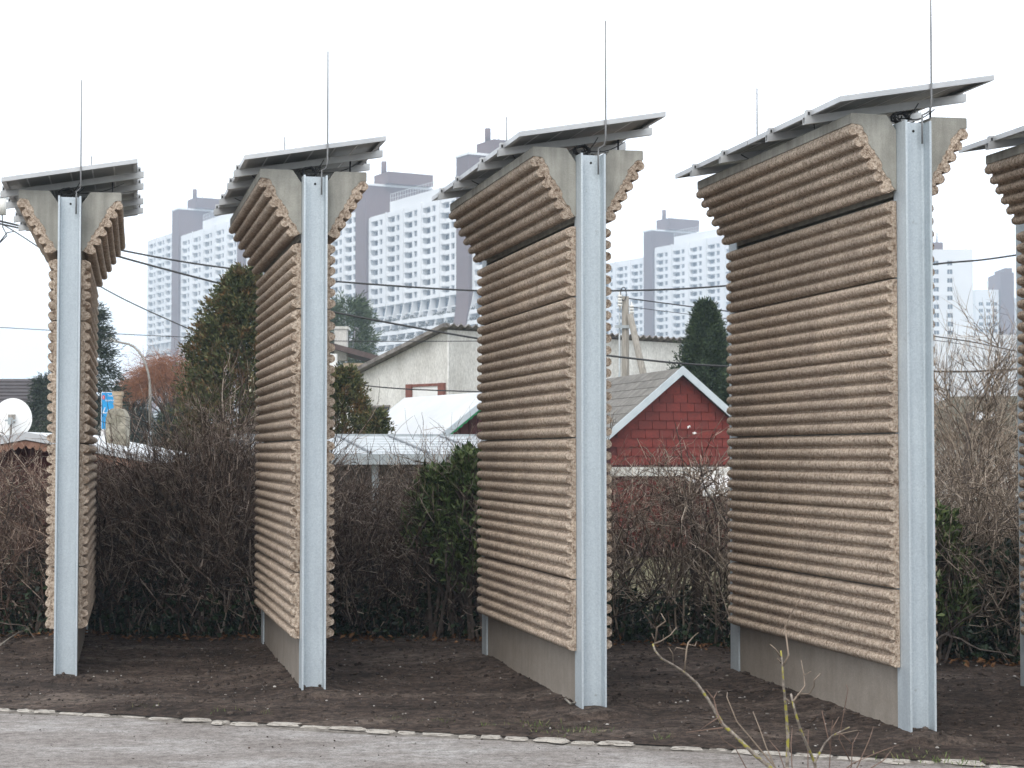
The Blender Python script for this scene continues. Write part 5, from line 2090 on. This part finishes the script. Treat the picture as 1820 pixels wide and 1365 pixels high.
# evergreen laurel in the hedge before the third barrier
def laurel(label, x, dy, z0, h, wx, n, mat, seed, L=0.10, Wd=0.034):
    global NP
    NP = np.random.default_rng(seed)
    rr = random.Random(seed)
    root = thing('laurel_bush', label, 'bush', (x, hedge_y(x) + dy, 0))
    segs, ends = [], []
    for i in range(n):
        q = rr.random()
        zz = z0 + h * q
        rad = wx * (0.55 + 0.6 * math.sin(math.pi * min(1, q * 0.8 + 0.25))) * rr.uniform(0.5, 1.05) ** 0.7
        a = rr.uniform(0, 6.28)
        e = Vector((math.cos(a) * rad, math.sin(a) * rad * 0.7, zz))
        s_ = Vector((math.cos(a) * rad * 0.3, math.sin(a) * rad * 0.2, max(0, zz - 0.35)))
        segs.append((*s_, *e, 0.007, 0.003))
        ends.append((e, (e - s_).normalized()))
    for i in range(7):
        segs.append((rr.gauss(0, 0.06), rr.gauss(0, 0.05), 0.0, rr.gauss(0, 0.2), rr.gauss(0, 0.1), z0 + h * 0.7, 0.016, 0.006))
    V, F = seg_tubes(segs)
    link('stems', np_mesh('stems', V, F, M['stem']), root)
    per = 13
    P = np.array([e for e, d in ends])
    Dd = np.array([d for e, d in ends])
    idx = np.repeat(np.arange(n), per)
    fan = NP.normal(0, 0.7, (n * per, 3))
    D = unit(Dd[idx] + fan + np.array([[0, 0, -0.05]]))
    pos = P[idx] - Dd[idx] * (NP.random(n * per) * 0.16)[:, None]
    V, F = leaf_quads(pos, D, unit(NP.normal(0, 0.5, (n * per, 3)) + np.array([[0, -0.3, 1.0]])), L * NP.uniform(0.6, 1.2, n * per), Wd * NP.uniform(0.8, 1.2, n * per), 0.3)
    link('leaves', np_mesh('leaves', V, F, mat), root)
    return root


laurel('glossy green laurel bush in the hedge left of the third barrier', -0.36, 0.0, 0.65, 1.22, 0.36, 330, M['laurel'], 31)
laurel('loose green laurel sprays left of the glossy laurel bush', -0.72, 0.0, 0.95, 0.75, 0.28, 170, M['laurel'], 36)
laurel('dark laurel sprig low in the hedge before the shelter', -0.80, 0.15, 0.45, 0.35, 0.16, 60, M['ivy'], 32, 0.09, 0.032)
laurel('green laurel leaves in the hedge right of the largest barrier', 3.62, -0.02, 0.42, 0.95, 0.30, 170, M['laurel'], 33, 0.095, 0.04)
laurel('dark laurel bush hidden behind the third barrier', 0.15, 0.15, 0.2, 1.4, 0.36, 260, M['ivy'], 34)
laurel('small green laurel at the left foot of the second barrier', -2.25, 0.25, 0.75, 0.55, 0.18, 70, M['laurel'], 35, 0.09, 0.034)

# ------------------------------------------------------------------ litter on the ground
def ico():
    t_ = (1 + 5 ** 0.5) / 2
    v = np.array([(-1, t_, 0), (1, t_, 0), (-1, -t_, 0), (1, -t_, 0), (0, -1, t_), (0, 1, t_), (0, -1, -t_), (0, 1, -t_), (t_, 0, -1), (t_, 0, 1), (-t_, 0, -1), (-t_, 0, 1)], float)
    v /= np.linalg.norm(v[0])
    f = np.array([(0, 11, 5), (0, 5, 1), (0, 1, 7), (0, 7, 10), (0, 10, 11), (1, 5, 9), (5, 11, 4), (11, 10, 2), (10, 7, 6), (7, 1, 8), (3, 9, 4), (3, 4, 2), (3, 2, 6), (3, 6, 8), (3, 8, 9), (4, 9, 5), (2, 4, 11), (6, 2, 10), (8, 6, 7), (9, 8, 1)])
    return v, f


def scatter(name, label, cat, n, region, size, mat, seed):
    g = np.random.default_rng(seed)
    v, f = ico()
    Vs, Fs = [], []
    b0 = 0
    for i in range(n):
        x, y, z = region(g)
        sz = size(g)
        sv = v * (sz * g.uniform(0.6, 1.3, 3)) * g.uniform(0.8, 1.2, (12, 1))
        sv[:, 2] *= 0.7
        Vs.append(sv + np.array([x, y, z + sz * 0.2]))
        Fs.append(f + b0)
        b0 += 12
    o = link(name, np_mesh(name, np.concatenate(Vs), np.concatenate(Fs), mat))
    tag(o, label, cat, None, 'stuff')


def on_bed(g):
    x = g.uniform(-6.5, 6.5)
    y = edge_y(x) + 0.1 + 5.5 * g.random() ** 0.9
    return x, y, bed_z(x, y)


def on_path(g):
    x = g.uniform(-5, 5)
    y = edge_y(x) - 0.05 - 2.6 * g.random() ** 1.4
    return x, y, -0.016


scatter('gravel', 'small pale pebbles lying on the dark soil', 'gravel', 1500, on_bed, lambda g: 0.003 + 0.010 * g.random() ** 3, M['pebble'], 1)
scatter('soil_crumbs', 'dark crumbs of soil on the bed', 'soil', 13000, on_bed, lambda g: 0.004 + 0.020 * g.random() ** 4, M['clod'], 2)
scatter('grit', 'loose grit on the worn path', 'gravel', 700, on_path, lambda g: 0.002 + 0.006 * g.random() ** 3, M['clod'], 3)

g = np.random.default_rng(9)
n = 900
x = g.uniform(-7, 7, n)
hy_ = np.array([hedge_y(v) for v in x])
y = hy_ - 0.25 + np.abs(g.normal(0, 0.35, n)) - 0.25 * g.random(n) ** 3
z = np.array([bed_z(a, c) for a, c in zip(x, y)]) + 0.015
D = unit(np.stack([g.normal(0, 1, n), g.normal(0, 1, n), g.normal(0, 0.35, n)], axis=1))
N = unit(np.stack([g.normal(0, 0.4, n), g.normal(0, 0.4, n), np.ones(n)], axis=1))
V, F = leaf_quads(np.stack([x, y, z], axis=1), D, N, g.uniform(0.04, 0.09, n), g.uniform(0.025, 0.055, n), 0.35)
tag(link('fallen_leaves', np_mesh('fallen_leaves', V, F, M['deadleaf'])), 'brown fallen leaves along the foot of the hedge', 'leaves', None, 'stuff')

tufts = [(945, 1286, 0.10), (1005, 1299, 0.13), (1045, 1296, 0.09), (775, 1281, 0.07), (395, 1263, 0.08), (250, 1256, 0.06), (1635, 1341, 0.16), (1705, 1352, 0.09), (470, 1268, 0.05), (1180, 1310, 0.05), (700, 1277, 0.05), (870, 1288, 0.05)]
P_, D_, L_ = [], [], []
for (px, py, sp_) in tufts:
    Yv = FPX * CZ / (py - 805.0) * 0.995
    c = at(px, py, Yv)
    for k in range(int(420 * sp_)):
        q = (c.x + g.normal(0, sp_), c.y + g.normal(0, sp_ * 0.6))
        P_.append((q[0], q[1], 0.0))
        D_.append((g.normal(0, 0.55), g.normal(0, 0.45), 1.0))
        L_.append(g.uniform(0.02, 0.06))
P_, D_, L_ = np.array(P_), np.array(D_), np.array(L_)
V, F = leaf_quads(P_, D_, g.normal(0, 1, P_.shape), L_, np.full(len(L_), 0.006), 0.1)
tag(link('grass', np_mesh('grass', V, F, M['grass'])), 'sparse green grass tufts along the edging stones', 'grass', None, 'stuff')

# fallen twigs on the soil
for k, (pts, lab) in enumerate((([(0, 1163), (18, 1150), (35, 1137), (52, 1130)], 'pale broken twig on the soil left of the first barrier'),
                                ([(1005, 1262), (1015, 1268), (1027, 1266)], 'short pale stick at the foot of the third barrier'))):
    b = MB()
    pp = []
    for (px, py) in pts:
        Yv = FPX * CZ / (py - 805.0)
        q = at(px, py, Yv)
        q.z = bed_z(q.x, q.y) + 0.02 + 0.03 * (k == 0) * rnd.random()
        pp.append(q)
    b.tube(pp, 0.009, 6)
    tag(part('twig', b, M['pole_wood']), lab, 'twig')

# ------------------------------------------------------------------ lichen covered shrub near the camera
vg = MB()
vg.add([(-3.0, 1.0, 0.0), (7.0, 1.0, 0.0), (7.0, 8.55, 0.0), (-3.0, 8.75, 0.0)], [(0, 1, 2, 3)])
struct(part('verge_strip', vg, M['soil']))
fx = at(1400, 1365, 7.9)
fs = thing('twig_shrub', 'bare twigs with yellow lichen in front of the largest barrier', 'shrub', (fx.x, 7.9, 0))


def cpx(x, y):
    return (1120 + x / 3.64, 1060 + y / 3.64)


def stem(pts, r0, r1, mat, Y, name, wob=0.06):
    b = MB()
    k = len(pts)
    P = []
    for i, (x, y) in enumerate(pts):
        px, py = cpx(x, y)
        q = at(px, py, Y + wob * math.sin(i * 1.3 + x * 0.01))
        P.append(q - Vector((fx.x, 7.9, 0)))
    b.tube(P, [0.84 * (r0 + (r1 - r0) * i / (k - 1)) for i in range(k)], 7)
    part(name, b, mat, fs)


LB, TR, TP = M['lichen_bark'], M['twig_red'], M['twig_pale']
stem([(1100, 1730), (1010, 1350), (910, 1110), (800, 1020), (700, 920), (600, 830), (560, 760), (500, 660), (430, 560), (350, 490), (280, 445), (200, 400), (160, 350), (148, 310)], 0.0125, 0.0048, LB, 7.9, 'stem')
stem([(148, 310), (200, 290), (260, 250), (300, 200)], 0.005, 0.002, TP, 7.9, 'twig')
stem([(160, 320), (175, 200), (230, 160), (200, 110)], 0.005, 0.002, TP, 7.9, 'twig')
stem([(165, 300), (140, 240)], 0.004, 0.0018, TP, 7.9, 'twig')
stem([(215, 300), (215, 250)], 0.003, 0.0015, TP, 7.9, 'twig')
stem([(350, 490), (365, 340), (375, 300), (410, 260), (440, 235)], 0.005, 0.002, TP, 7.95, 'twig')
stem([(365, 345), (300, 330), (285, 350)], 0.003, 0.0015, TP, 7.95, 'twig')
stem([(375, 310), (420, 320), (430, 290)], 0.003, 0.0015, TP, 7.95, 'twig')
stem([(280, 445), (275, 370), (250, 330)], 0.003, 0.0015, TP, 7.9, 'twig')
stem([(590, 820), (560, 740), (540, 660), (490, 600)], 0.0045, 0.002, TR, 7.9, 'twig')
stem([(540, 660), (565, 615)], 0.003, 0.0015, TR, 7.9, 'twig')
stem([(600, 850), (500, 862), (360, 880)], 0.004, 0.0016, TR, 7.85, 'twig')
stem([(570, 785), (500, 830), (450, 865)], 0.0035, 0.0016, TR, 7.88, 'twig')
stem([(1110, 1730), (1040, 1350), (1015, 1110), (1020, 900), (1005, 700), (990, 560), (985, 450), (975, 350)], 0.0125, 0.004, LB, 8.0, 'stem', 0.03)
stem([(990, 450), (1025, 380), (1010, 260), (1000, 200), (1060, 80), (1110, 0)], 0.0055, 0.002, TP, 8.0, 'twig')
stem([(978, 430), (950, 400)], 0.004, 0.002, TP, 8.0, 'twig')
stem([(972, 390), (940, 340), (905, 310)], 0.0045, 0.002, TP, 8.0, 'twig')
stem([(1140, 1730), (1215, 1300), (1195, 1080), (1160, 1000), (1100, 860), (1065, 740), (1040, 630)], 0.010, 0.0055, LB, 7.8, 'stem')
stem([(1055, 680), (1090, 630), (1160, 630), (1190, 580), (1190, 540), (1230, 500)], 0.005, 0.002, TP, 7.8, 'twig')
stem([(1080, 645), (1130, 580), (1125, 510), (1170, 485)], 0.0042, 0.0018, TP, 7.82, 'twig')
stem([(1125, 510), (1105, 410)], 0.003, 0.0015, TP, 7.82, 'twig')
stem([(1040, 690), (1010, 660)], 0.004, 0.002, TP, 7.8, 'twig')
stem([(1190, 1080), (1260, 950), (1310, 900), (1420, 845)], 0.0062, 0.003, LB, 7.75, 'twig')
stem([(1300, 905), (1380, 885), (1470, 865)], 0.0042, 0.0018, TP, 7.75, 'twig')
stem([(1000, 1500), (940, 1110), (880, 975), (840, 860), (795, 745)], 0.0045, 0.002, TP, 7.9, 'twig')
stem([(1020, 1600), (940, 1110), (800, 940), (690, 810), (625, 650), (630, 620)], 0.0055, 0.002, TP, 8.05, 'twig')
for (pp, Yv) in (([(1180, 1650), (1290, 1100), (1300, 900), (1310, 800)], 7.8), ([(1200, 1650), (1430, 1100), (1440, 950), (1480, 880)], 7.7),
                 ([(1220, 1650), (1480, 1080), (1550, 920), (1575, 840)], 7.75), ([(980, 1650), (750, 1110), (680, 980), (600, 930), (560, 860)], 7.95),
                 ([(1150, 1500), (1150, 1000), (1152, 860)], 7.9), ([(1060, 1400), (1040, 950), (1050, 850)], 7.9), ([(1290, 1200), (1440, 1080), (1600, 1010), (1740, 960)], 7.7),
                 ([(1300, 870), (1350, 780)], 7.8), ([(1250, 1300), (1640, 1060), (1700, 980)], 7.72), ([(1300, 1000), (1240, 740), (1160, 820)], 7.8),
                 ([(1420, 1060), (1350, 920), (1410, 600), (1396, 570)], 7.85), ([(1060, 1300), (960, 1000), (900, 930)], 7.9), ([(1440, 960), (1380, 900), (1330, 880)], 7.7)):
    stem(pp, 0.0036, 0.0014, TR, Yv, 'twig')

# ------------------------------------------------------------------ the hazy air
hz = MB()
hz.box(-940, 940, -130, 1520, -1.3, 104.0)
hm = bpy.data.materials.new('pale_haze')
hm.use_nodes = True
ht = hm.node_tree
ht.nodes.clear()
pv = ht.nodes.new('ShaderNodeVolumePrincipled')
pv.inputs['Color'].default_value = (0.68, 0.83, 1.0, 1)
pv.inputs['Density'].default_value = 0.0007
pv.inputs['Anisotropy'].default_value = 0.0
ot = ht.nodes.new('ShaderNodeOutputMaterial')
ht.links.new(pv.outputs[0], ot.inputs['Volume'])
tag(part('haze', hz, hm), 'pale hazy winter air over the whole place', 'haze', None, 'stuff')
